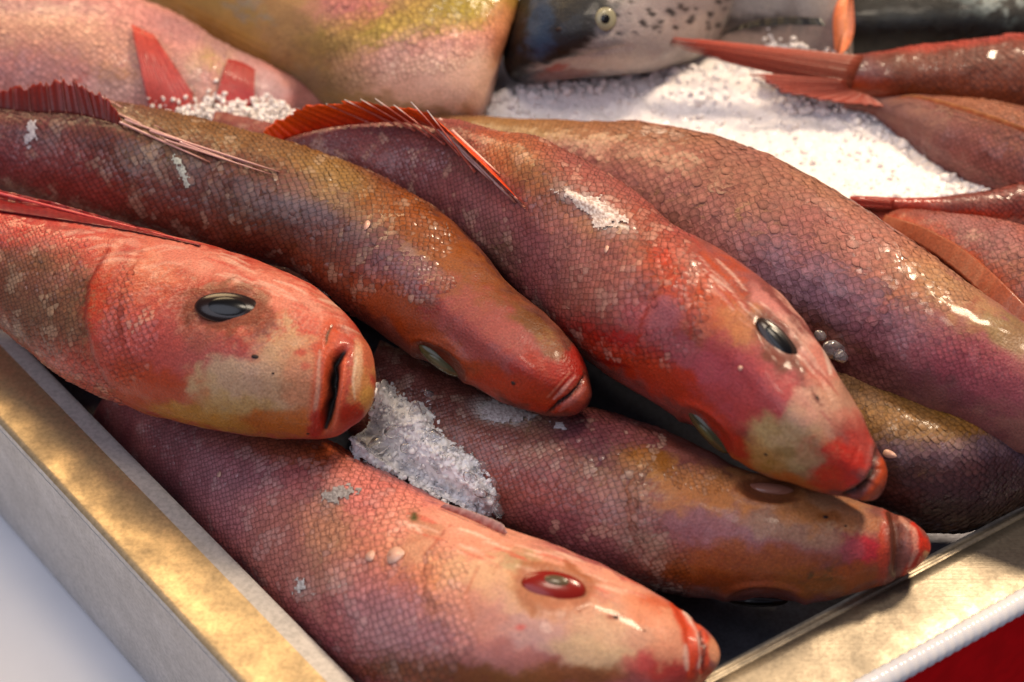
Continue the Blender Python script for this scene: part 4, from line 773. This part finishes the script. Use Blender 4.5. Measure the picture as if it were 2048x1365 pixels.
k3 = bgfish([(1700,393,1700,408),(1780,398,1778,420),(1850,398,1848,432),(1950,384,1950,450),(2060,362,2060,460),(2160,350,2160,480)], [.085,.08], '864038', '74342e', 22,
  'narrow red fish emerging from the ice at the right above the spotted one', [(1800,402,130,9,2,'b04438',.9),(1900,425,140,9,4,'aa3a26',.9),(1980,395,120,18,-8,'7c4a44',.8)], roll=10)
k4 = bgfish([(1690,398,1685,420),(1760,410,1740,450),(1840,420,1790,520),(1930,430,1860,590),(2030,450,1950,680),(2150,490,2080,760)], [.075,.07], '9a5a4e', '844a40', 23,
  'pink fish with dark speckled back and an orange fin fold at the right edge', [(1960,480,120,40,15,'9c6a66',.9),(2000,500,100,40,20,'5a3434',.55,.4,10),(1880,500,130,30,32,'b0482a',.95),(1980,580,120,26,42,'b2502c',.9),(1900,560,140,26,40,'6a2c18',.9),(1820,470,60,30,30,'a84430',.9),(2030,540,40,30,20,'b88060',.6,.4,10)], roll=20)
k4.fin([(1770,430),(1850,455),(1930,500),(2000,560),(2070,630)],[(1760,455),(1840,490),(1910,540),(1975,600),(2050,680)],'9c5238','84402a','anal_fin',lift=.006,nb=40,ripple=.0002)
# spread tails
k1.fin([(1730,112),(1715,140),(1705,165),(1700,184)],[(1352,74),(1358,84),(1376,98),(1440,122)],'8e4a38','b8503f','tail_fin',lift=.003,nb=40,nh=14,ripple=.0007,rag=.3)
k1.fin([(1690,160),(1700,178),(1740,192)],[(1510,146),(1590,190),(1770,214)],'944434','b45c4c','tail_fin',lift=.004,nb=40,ripple=.0004,rag=.25)
k3.fin([(1790,400),(1788,410),(1786,418)],[(1705,396),(1700,402),(1708,412)],'b0483a','b84438','tail_fin',lift=.003,nb=20)
# ================================================================== scales
def _bvh():
    V = []; F = []; o = 0
    for v, t in ALL_BODIES: V.append(v); F.append(t + o); o += len(v)
    return BVHTree.FromPolygons(np.vstack(V).tolist(), np.vstack(F).tolist())
BVH = _bvh(); CV = Vector(CAM)
def cast(x, y):
    r = ray(np.array(float(x)), np.array(float(y))); hit = BVH.ray_cast(CV, Vector(r).normalized())
    return (np.array(hit[0]), np.array(hit[1]), hit[3]) if hit[0] is not None else None
def _shown(self, P):
    out = np.zeros(len(P), bool)
    for i, p in enumerate(P):
        d = Vector(p) - CV; L = d.length; h = BVH.ray_cast(CV, d / L); out[i] = h[0] is None or h[3] > L - 0.004
    return out
Fish.shown = _shown
def head_mask(line, soft, plus=(), minus=(), off=0.0, ragged=14):
    """scales stop at a line across the fish (the scaled side lies left of its direction)"""
    line = np.asarray(line, float)
    def f(X, P):
        d, t = polydist(X, line); kk = np.clip((t * (len(line) - 1)).astype(int), 0, len(line) - 2); a, b = line[kk], line[kk + 1]
        s = np.sign((b[:, 0] - a[:, 0]) * (X[:, 1] - a[:, 1]) - (b[:, 1] - a[:, 1]) * (X[:, 0] - a[:, 0]))
        sd = d * s + ragged * fbm(P * 140 + off, 3); m = sstep(-soft, soft, sd)
        for x, y, rx, ry, an, k in plus:
            q = math.radians(an); e = X - (x, y); e1 = e[:, 0] * math.cos(q) + e[:, 1] * math.sin(q); e2 = -e[:, 0] * math.sin(q) + e[:, 1] * math.cos(q)
            r = np.hypot(e1 / rx, e2 / ry) + 0.25 * fbm(P * 160 + off + 3, 3); m = np.maximum(m, k * (1 - sstep(.8, 1.1, r)))
        for x, y, rx, ry, an, k in minus:
            q = math.radians(an); e = X - (x, y); e1 = e[:, 0] * math.cos(q) + e[:, 1] * math.sin(q); e2 = -e[:, 0] * math.sin(q) + e[:, 1] * math.cos(q)
            r = np.hypot(e1 / rx, e2 / ry) + 0.3 * fbm(P * 160 + off + 9, 3); m = m * (1 - k * (1 - sstep(.75, 1.1, r)))
        return m
    return f
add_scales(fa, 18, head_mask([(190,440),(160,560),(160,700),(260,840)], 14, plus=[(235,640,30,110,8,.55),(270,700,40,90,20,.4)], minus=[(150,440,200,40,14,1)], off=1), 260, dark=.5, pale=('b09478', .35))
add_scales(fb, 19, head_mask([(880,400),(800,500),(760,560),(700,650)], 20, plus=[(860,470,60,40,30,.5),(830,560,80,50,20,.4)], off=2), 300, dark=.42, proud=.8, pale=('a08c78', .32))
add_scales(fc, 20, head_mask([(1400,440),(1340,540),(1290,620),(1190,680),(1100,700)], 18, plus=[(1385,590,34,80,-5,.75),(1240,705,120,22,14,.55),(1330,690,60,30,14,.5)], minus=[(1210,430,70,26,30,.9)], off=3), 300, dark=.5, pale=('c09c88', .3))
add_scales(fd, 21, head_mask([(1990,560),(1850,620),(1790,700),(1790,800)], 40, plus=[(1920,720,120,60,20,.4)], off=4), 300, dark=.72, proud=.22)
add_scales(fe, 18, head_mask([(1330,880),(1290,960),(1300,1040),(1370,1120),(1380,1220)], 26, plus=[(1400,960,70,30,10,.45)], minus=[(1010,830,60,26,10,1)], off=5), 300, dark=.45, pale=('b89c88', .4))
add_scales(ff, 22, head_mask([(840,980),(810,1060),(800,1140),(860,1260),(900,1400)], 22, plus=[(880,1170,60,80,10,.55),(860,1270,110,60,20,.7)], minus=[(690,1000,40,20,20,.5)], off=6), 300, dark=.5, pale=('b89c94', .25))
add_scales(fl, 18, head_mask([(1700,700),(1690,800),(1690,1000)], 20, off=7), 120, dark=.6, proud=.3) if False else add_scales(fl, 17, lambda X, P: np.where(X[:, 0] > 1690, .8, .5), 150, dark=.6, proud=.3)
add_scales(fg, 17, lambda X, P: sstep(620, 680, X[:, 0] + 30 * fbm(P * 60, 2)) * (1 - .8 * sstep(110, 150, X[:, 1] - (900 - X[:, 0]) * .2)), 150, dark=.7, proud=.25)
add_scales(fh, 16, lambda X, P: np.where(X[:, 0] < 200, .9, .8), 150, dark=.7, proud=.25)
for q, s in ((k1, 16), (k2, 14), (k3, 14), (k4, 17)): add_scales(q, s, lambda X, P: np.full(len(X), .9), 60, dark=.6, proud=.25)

# ================================================================== ice
def ice_material(name, white, trans, rough=0.2, sss=0.0):
    m, nt, b = mat_new(name); L = nt.links.new; tc = nd(nt, 'ShaderNodeTexCoord')
    n = nd(nt, 'ShaderNodeTexNoise', i_Scale=350.0, i_Detail=3.0); L(tc.outputs['Object'], n.inputs['Vector'])
    c = ramp(nt, n.outputs[0], [(0.3, tuple(x * .92 for x in white)), (0.7, white)]); L(c, b.inputs['Base Color'])
    b.inputs['Roughness'].default_value = rough; b.inputs['IOR'].default_value = 1.31
    b.inputs['Transmission Weight'].default_value = trans; b.inputs['Subsurface Weight'].default_value = sss; b.inputs['Subsurface Radius'].default_value = (1, 1, 1); b.inputs['Subsurface Scale'].default_value = 0.006
    b.inputs['Coat Weight'].default_value = 0.3; b.inputs['Coat Roughness'].default_value = 0.08
    bp = nd(nt, 'ShaderNodeBump'); bp.inputs['Strength'].default_value = 0.3; bp.inputs['Distance'].default_value = 0.0008
    n2 = nd(nt, 'ShaderNodeTexNoise', i_Scale=700.0, i_Detail=3.0); L(tc.outputs['Object'], n2.inputs['Vector']); L(n2.outputs[0], bp.inputs['Height']); L(bp.outputs[0], b.inputs['Normal'])
    return m
M_ICE = ice_material('clear_ice', (0.97, 0.97, 0.98), 0.9, 0.06)
M_SNOW = ice_material('crushed_ice', (0.83, 0.78, 0.76), 0.0, 0.45)
M_SLUSH = ice_material('wet_ice', (0.99, 0.95, 0.95), 0.03, 0.25, 0.5)
bm = bmesh.new(); bmesh.ops.create_icosphere(bm, subdivisions=2, radius=1); ICO = np.array([v.co for v in bm.verts]); ICOF = np.array([[v.index for v in f.verts] for f in bm.faces])
bmesh.ops.delete(bm, geom=bm.verts, context='VERTS'); bmesh.ops.create_icosphere(bm, subdivisions=1, radius=1); ICO1 = np.array([v.co for v in bm.verts]); ICO1F = np.array([[v.index for v in f.verts] for f in bm.faces]); bm.free()
def rot():
    q = RNG.normal(size=4); q /= np.linalg.norm(q); a, b, c, d = q
    return np.array([[a*a+b*b-c*c-d*d, 2*(b*c-a*d), 2*(b*d+a*c)], [2*(b*c+a*d), a*a-b*b+c*c-d*d, 2*(c*d-a*b)], [2*(b*d-a*c), 2*(c*d+a*b), a*a-b*b-c*c+d*d]])
def lump(r, fine=True):
    B = ICO if fine else ICO1; s = np.array([1, RNG.uniform(.6, .95), RNG.uniform(.5, .85)]); o = RNG.uniform(0, 99)
    # broken facets: clip the ball by a few planes, then round
    V = B * (1 + .16 * fbm(B * 1.3 + o, 2))[:, None]
    for _ in range(5):
        n = RNG.normal(size=3); n /= np.linalg.norm(n); h = V @ n - RNG.uniform(.45, .8); V = V - n * np.maximum(h, 0)[:, None] * .85
    return (V * s * r) @ rot().T
def heap(name, pts, radii, mat, fine=True, voxel=None, **props):
    B, F0 = (ICO, ICOF) if fine else (ICO1, ICO1F); V = np.concatenate([lump(r, fine) + p for p, r in zip(pts, radii)])
    F = (F0[None] + (np.arange(len(pts)) * len(B))[:, None, None]).reshape(-1, 3); b = V.mean(0)
    o = link(name, mesh_np(name, V - b, F, None, mat), None, b); o['kind'] = 'stuff'
    for k, v in props.items(): o[k] = v
    if voxel:
        md = o.modifiers.new('fuse', 'REMESH'); md.mode = 'VOXEL'; md.voxel_size = voxel; md.use_smooth_shade = True
    return o
def inside(x, y, poly):
    c = False; n = len(poly)
    for i in range(n):
        x1, y1 = poly[i]; x2, y2 = poly[(i + 1) % n]
        if (y1 > y) != (y2 > y) and x < (x2 - x1) * (y - y1) / (y2 - y1) + x1: c = not c
    return c
def scatter(poly, n):
    p = np.array(poly); lo, hi = p.min(0), p.max(0); out = []
    while len(out) < n:
        x, y = RNG.uniform(lo, hi)
        if inside(x, y, poly): out.append((x, y))
    return out
# central heap, wedged between the fish
PILE = [(745,770),(770,755),(820,790),(865,800),(885,850),(925,885),(955,905),(985,960),(1008,1000),(1005,1040),(960,1035),(920,1020),(870,1000),(810,965),(760,940),(705,915),(700,880),(735,850)]
PX = np.array(PILE, float); lo, hi = PX.min(0) - 8, PX.max(0) + 8; st = 2.6; nx, ny = ((hi - lo) / st).astype(int); HB = {}; Vp, ix = [], -np.ones((nx, ny), int)
X, Y = np.meshgrid(lo[0] + st * np.arange(nx), lo[1] + st * np.arange(ny), indexing='ij'); dE, _ = polydist(np.stack([X.ravel(), Y.ravel()], -1), PILE + PILE[:1]); dE = dE.reshape(nx, ny)
dep0 = np.full((nx, ny), np.nan)
for i in range(nx):
    for j in range(ny):
        h = cast(X[i, j], Y[i, j])
        if h is not None: dep0[i, j] = (h[0] - CAM) @ FWD
dep0 = np.where(np.isnan(dep0), np.nanmedian(dep0), dep0)
sm = dep0.copy()
for _ in range(90):      # the heap bridges the gap between the fish
    q = np.pad(sm, 1, mode='edge'); sm = (q[:-2, 1:-1] + q[2:, 1:-1] + q[1:-1, :-2] + q[1:-1, 2:]) / 4
dep0 = np.minimum(dep0, sm)
for i in range(nx):
    for j in range(ny):
        s = dE[i, j] if inside(X[i, j], Y[i, j], PILE) else -dE[i, j]; p = at_depth(X[i, j], Y[i, j], dep0[i, j]); g = fbm(p[None] * 200, 3)[0]
        if s + 9 * g < 1: continue
        th = -.0025 + .018 * sstep(0, 55, s + 8 * g) + .0022 * abs(fbm(p[None] * 330 + 4, 3)[0]) + .0009 * fbm(p[None] * 800, 2)[0]
        v = CAM - p; v /= np.linalg.norm(v); ix[i, j] = len(Vp); Vp.append(p + v * th)
Fp = [[ix[i, j], ix[i, j + 1], ix[i + 1, j + 1], ix[i + 1, j]] for i in range(nx - 1) for j in range(ny - 1) if min(ix[i, j], ix[i, j + 1], ix[i + 1, j + 1], ix[i + 1, j]) >= 0]
Vp = np.array(Vp); b0 = Vp.mean(0); Fp = orient_up(Vp, np.array(Fp), CAM)
# closed underneath so that light travels through it
Vd = Vp + FWD * .014; ed = {}
for f in Fp:
    for a, b in zip(f, np.roll(f, -1)): ed[(a, b)] = 1
rim_e = [(a, b) for a, b in ed if (b, a) not in ed]; nV = len(Vp)
Fall = np.vstack([Fp, Fp[:, ::-1] + nV, np.array([[b, a, a + nV, b + nV] for a, b in rim_e])])
tag(link('crushed_ice', mesh_np('crushed_ice', np.vstack([Vp, Vd]) - b0, Fall, None, M_SLUSH), None, b0), 'heap of wet crushed ice wedged between the fish in the middle', 'ice', None, 'stuff')
PB = BVHTree.FromPolygons(Vp.tolist(), Fp.tolist())
def pcast(x, y):
    r = ray(np.array(float(x)), np.array(float(y))); h = PB.ray_cast(CV, Vector(r).normalized())
    return (np.array(h[0]), np.array(h[1])) if h[0] is not None else None
pts, rad = [], []
for x, y in scatter(PILE, 620):
    h = pcast(x, y)
    if h is None: continue
    pts.append(h[0] + RNG.normal(0, .0004, 3)); rad.append(RNG.uniform(.0009, .0024) * (1.35 if RNG.random() < .12 else 1))
k = len(pts) * 2 // 3
heap('ice_crumbs', pts[:k], rad[:k], M_SLUSH, True, label='white wet ice crumbs covering the central ice heap', category='ice')
heap('ice_crumbs', pts[k:], rad[k:], M_ICE, True, label='clear wet ice crumbs glistening over the central ice heap', category='ice')
CH = [(790,862,22,16),(832,826,16,24),(858,790,12,10),(968,935,17,14),(985,965,14,13),(992,995,15,12),(1000,1020,16,16),(960,985,17,13),(940,955,15,13),(905,900,13,11),(870,870,15,13),(980,1035,15,11),(760,890,26,20),(740,930,20,15),(940,1015,14,12),(880,985,15,12),(845,955,14,12),(815,895,15,12)]
lab = {(790,862):'pale rounded ice chunk high on the central heap below the left mouth',(832,826):'upright finger shaped ice chunk at the top of the central heap',(858,790):'small clear ice chunk alone above the central heap',(968,935):'clear ice lump overhanging the brown fish on the right of the heap',
 (985,965):'glassy ice chunk below the overhanging lump on the heap right edge',(992,995):'ice chunk just above the bottom tip of the central heap',(1000,1020):'ice chunk at the bottom right tip of the central heap',(960,985):'ice chunk on the lower right slope of the heap, left of the glassy edge chunk',
 (940,955):'ice chunk on the right slope of the heap just left of the overhanging lump',(905,900):'ice chunk on the upper right edge of the central heap',(870,870):'ice chunk on the top slope of the heap nearest the brown snout',(980,1035):'lowest flat ice chunk of the central heap, touching the front fish',
 (760,890):'broad flat ice chunk on the left of the central heap near the open mouth',(740,930):'ice chunk at the lower left of the central heap, resting on the front fish',(940,1015):'ice chunk on the lower edge of the heap left of its bottom tip',(880,985):'ice chunk midway along the lower edge of the central heap',
 (845,955):'ice chunk in the middle of the central heap low on its front',(815,895):'ice chunk in the middle of the heap below the finger shaped one'}
for x, y, rx, ry in CH:
    h = pcast(x, y) or cast(x, y)
    if h is None: continue
    s = mpp((h[0] - CAM) @ FWD); v = CAM - h[0]; v /= np.linalg.norm(v); lift = .001
    L = lump(1.0, True); L = L / np.abs(L).max(0)[None]; V = (L[:, :1] * RIGHT * rx + L[:, 1:2] * UP * ry + L[:, 2:] * FWD * (rx + ry) * .42) * s
    o = link('ice_chunk', mesh_np('ice_chunk', V, ICOF, None, M_ICE), None, h[0] + v * lift)
    tag(o, lab.get((x, y), 'wet glassy ice chunk on the central heap between the fish'), 'ice', 'ice chunks on the central heap')
for x, y, rx, ry in ((1668,700,26,20),(1640,672,14,12),(1682,712,16,14)):
    h = cast(x, y); s = mpp((h[0] - CAM) @ FWD); v = CAM - h[0]; v /= np.linalg.norm(v)
    L = lump(1.0, True); L = L / np.abs(L).max(0)[None]; V = (L[:, :1] * RIGHT * rx + L[:, 1:2] * UP * ry + L[:, 2:] * FWD * (rx + ry) * .42) * s
    tag(link('ice_chunk', mesh_np('ice_chunk', V, ICOF, None, M_ICE), None, h[0] + v * .005), {1668:'largest bluish ice chunk in the dark gap behind the central head',1640:'small upper ice chunk in the dark gap behind the central head',1682:'lower right ice chunk in the dark gap behind the central head'}[x], 'ice', 'ice chunks behind the central head')
# big white bank at the back
def bank(name, poly, z, n, rr, label, spread=.006, mat=M_SNOW, edge=None):
    p3 = []; rd = []
    for x, y in scatter(poly, n):
        b = at_z(x, y, z(x, y) if callable(z) else z); p3.append(b + RNG.normal(0, 1, 3) * (spread * .3, spread * .3, spread)); rd.append(RNG.uniform(*rr))
    return heap(name, p3, rd, mat, False, None, label=label, category='ice')
BANK = [(930,250),(950,235),(975,195),(1040,172),(1150,158),(1300,142),(1400,130),(1470,128),(1540,145),(1590,185),(1720,210),(1800,255),(1880,312),(1960,348),(2020,368),(2030,380),(1900,400),(1760,410),(1750,470),(1600,400),(1400,300),(1200,270),(950,260)]
zb = lambda x, y: .0742 + .012 * math.exp(-((y - 170) / 60) ** 2)
bx, by = np.meshgrid(np.arange(920, 2044, 4.0), np.arange(120, 480, 3.0), indexing='ij'); nbx, nby = bx.shape
inb = np.array([inside(x, y, BANK) for x, y in zip(bx.ravel(), by.ravel())]); de, _ = polydist(np.stack([bx.ravel(), by.ravel()], -1), BANK + BANK[:1]); de = np.where(inb, de, -de)
Pb = at_z(bx.ravel(), by.ravel(), np.array([zb(x, y) for x, y in zip(bx.ravel(), by.ravel())]))
Pb[:, 2] += .0022 * fbm(Pb * 70, 3) + .0016 * np.abs(fbm(Pb * 190 + 5, 3)) + .0007 * fbm(Pb * 520 + 9, 2) - .006 * (1 - sstep(-10, 22, de))
i, j = np.meshgrid(np.arange(nbx - 1), np.arange(nby - 1), indexing='ij'); Fb = np.stack([i * nby + j, (i + 1) * nby + j, (i + 1) * nby + j + 1, i * nby + j + 1], -1).reshape(-1, 4)
Fb = orient_up(Pb, Fb[de[Fb].min(1) > -22], CAM); Fb = np.vstack([Fb[:, [0, 1, 2]], Fb[:, [0, 2, 3]]])
gp, gr = [], []
for x, y in scatter(BANK, 2600):
    q = polydist(np.array([[x, y]]), BANK[:17])[0][0]
    if RNG.random() < .15 + .85 * math.exp(-q / 30):
        gp.append(at_z(x, y, zb(x, y) + RNG.normal(.0002, .0008))); gr.append(RNG.uniform(.0012, .0045) * (1 if q < 40 else .6))
Vg = np.concatenate([lump(r, True) + p for p, r in zip(gp, gr)]); Fg = (ICOF[None] + (np.arange(len(gp)) * len(ICO))[:, None, None]).reshape(-1, 3) + len(Pb)
Vb = np.vstack([Pb, Vg]); b0 = Vb.mean(0)
tag(link('crushed_ice', mesh_np('crushed_ice', Vb - b0, np.vstack([Fb, Fg]), None, M_SNOW), None, b0), 'broad bank of white crushed ice behind the pile', 'ice', None, 'stuff')
gx, gy = np.meshgrid(np.linspace(-300, 2400, 90), np.linspace(-330, 520, 50), indexing='ij')
Pz = at_z(gx.ravel(), gy.ravel(), .073); Pz[:, 2] += .002 * fbm(Pz * 60, 3) - .03 * sstep(1000, 850, gx.ravel()) - .02 * sstep(100, 0, gy.ravel())
i, j = np.meshgrid(np.arange(89), np.arange(49), indexing='ij'); F = np.stack([i * 50 + j, (i + 1) * 50 + j, (i + 1) * 50 + j + 1, i * 50 + j + 1], -1).reshape(-1, 4)
b0 = Pz.mean(0); o = link('ice_bed', mesh_np('ice_bed', Pz - b0, orient_up(Pz, F, CAM), None, M_SNOW), None, b0); o['kind'] = 'structure'
for x, y, r in ((1518,152,30),(1480,150,22),(1440,140,20),(1350,145,18),(1640,190,16),(1842,292,18),(1250,160,18),(1010,190,18),(1105,170,20)):
    b = at_z(x, y, zb(x, y) - .001); s = mpp((b - CAM) @ FWD)
    o = link('ice_chunk', mesh_np('ice_chunk', lump(r * s), ICOF, None, M_SNOW), None, b)
    tag(o, {1518:'largest round ice lump on the bank below the red tail',1480:'ice lump touching the left side of the largest round lump on the bank',1440:'ice lump at the tip of the red tail',1350:'ice lump under the salmon belly, right of its jaw',1640:'ice lump under the red tail right of the largest lump',1842:'ice lump at the right slope of the bank beside the dull pink fish',1250:'ice lump under the corner of the salmon jaw',1010:'ice lump at the left end of the bank against the pale pink belly',1105:'ice lump below the tip of the salmon snout'}[x], 'ice', 'ice lumps on the back bank')
bank('crushed_ice', [(300,215),(360,205),(400,212),(430,192),(470,215),(520,205),(560,215),(600,235),(620,290),(540,300),(420,270),(330,240)], .087, 2200, (.0012, .0028), 'ice crumbs under the drooping red fins at the upper left', .004)
bank('crushed_ice', [(1520,80),(1580,55),(1690,70),(1690,120),(1600,112),(1540,100)], .088, 700, (.0018, .004), 'greyish ice heap between salmon head and orange cut face', .004)

# torn, whitened skin: ragged films standing a little proud of the scales
def drape(fish, poly, c0, c1, mm=0.5, step=2.5, thr=0.0, name='torn_skin', freq=340):
    p = np.array(poly, float); lo, hi = p.min(0) - 6, p.max(0) + 6; nx, ny = int((hi[0] - lo[0]) / step), int((hi[1] - lo[1]) / step)
    V, C, ix = [], [], -np.ones((nx, ny), int)
    X, Y = np.meshgrid(lo[0] + step * np.arange(nx), lo[1] + step * np.arange(ny), indexing='ij'); d, _ = polydist(np.stack([X.ravel(), Y.ravel()], -1), poly + poly[:1]); d = d.reshape(nx, ny)
    for i in range(nx):
        for j in range(ny):
            h = cast(X[i, j], Y[i, j])
            if h is None: continue
            f = fbm(h[0][None] * freq + 3, 3)[0]; s = (d[i, j] if inside(X[i, j], Y[i, j], poly) else -d[i, j])
            if s + 11 * f < thr: continue
            n = h[1] if h[1] @ (CAM - h[0]) > 0 else -h[1]; k = fbm(h[0][None] * 700 + 9, 2)[0]
            ix[i, j] = len(V); V.append(h[0] + n * (.0008 + .001 * mm * min(max(s, 0) / 12, 1) * (1 + .5 * k))); q = sstep(-.4, .4, k); C.append(lin(c0) * (1 - q) + lin(c1) * q)
    F = [[ix[i, j], ix[i, j + 1], ix[i + 1, j + 1], ix[i + 1, j]] for i in range(nx - 1) for j in range(ny - 1) if min(ix[i, j], ix[i, j + 1], ix[i + 1, j + 1], ix[i + 1, j]) >= 0]
    if F:
        V = np.array(V); link(name, mesh_np(name, V - fish.base, orient_up(V, np.array(F), CAM), np.array(C), M_SCALE), fish.root)
drape(fc, [(1108,384),(1135,378),(1165,392),(1200,395),(1215,412),(1250,432),(1262,445),(1235,452),(1200,462),(1180,450),(1190,432),(1160,418),(1140,402)], 'a48a80', 'd8ccc6', .4)
drape(fe, [(960,822),(985,800),(1010,806),(1050,822),(1082,834),(1060,845),(1030,848),(1000,850),(970,842)], 'a89894', 'd0c8c4', .35)
drape(fe, [(1105,848),(1135,848),(1130,858),(1108,860)], 'c8bcc0', 'e4dcdc', .4, thr=-2)
drape(ff, [(640,985),(680,965),(720,970),(735,985),(700,1005),(660,1015),(640,1005)], '7c7470', 'a8a09a', .3, thr=5)
drape(ff, [(590,1160),(615,1150),(620,1180),(600,1195),(585,1190)], 'a8a09c', 'd0ccc8', .4, thr=3)
drape(fb, [(60,240),(75,245),(75,280),(60,300),(45,285)], '8a848c', 'bab4b8', .5, thr=0)
drape(fb, [(345,310),(358,315),(372,345),(382,370),(372,375),(355,345)], '8c9088', 'b8bcb0', .4, thr=-2)

# ================================================================== loose scales shed on the fish
M_LOOSE = glossy('loose_scale', (0.62, 0.36, 0.27), 0.3, 0.3)
def loose(x, y, rx, ry, ang, label, tilt=0.08, rgb=None):
    h = cast(x, y); s = mpp((h[0] - CAM) @ FWD); n = h[1] if h[1] @ (CAM - h[0]) > 0 else -h[1]
    a = math.radians(ang); e1 = RIGHT * math.cos(a) - UP * math.sin(a); e1 = e1 - (e1 @ n) * n; e1 /= np.linalg.norm(e1); e1 = e1 * math.cos(tilt) + n * math.sin(tilt); e2 = np.cross(n, e1); m = np.cross(e1, e2)
    V = [m * .0001]; k = 16
    for g in range(k):
        b = 2 * math.pi * g / k; q = 1 + .06 * math.sin(3 * b + x); V.append((e1 * rx * math.cos(b) * q + e2 * ry * math.sin(b) * (1 - .25 * math.cos(b))) * s)
    V = np.array(V); V = np.vstack([V, V - m * .0003]); F = [[0, 1 + g, 1 + (g + 1) % k] for g in range(k)] + [[k + 1, k + 2 + (g + 1) % k, k + 2 + g] for g in range(k)]
    F += [[1 + g, k + 2 + g, k + 2 + (g + 1) % k] for g in range(k)] + [[1 + g, k + 2 + (g + 1) % k, 1 + (g + 1) % k] for g in range(k)]
    o = link('loose_scale', mesh_np('loose_scale', V, np.array(F), None, M_LOOSE), None, h[0] + n * (.0006 + abs(math.sin(tilt)) * rx * s))
    tag(o, label, 'fish scale', 'loose scales stuck on the fish')
loose(742,1114,13,11,60,'pale drop shaped loose scale on the front pink fish left of the round one')
loose(792,1112,20,19,10,'large round translucent loose scale on the front pink fish',.04)
loose(1780,909,15,8,15,'white loose scale beside the central fish jaw on the olive fish')
loose(440,950,8,6,40,'small loose scale low on the front fish near the tray rim')
loose(1482,737,5,5,0,'tiny white loose scale on the forehead of the central fish')
loose(1215,500,9,5,80,'upright sliver of loose scale below the white scrape on the central fish',.2)
loose(735,452,7,12,10,'yellowish loose scale on the brown fish flank at mid picture',.12)
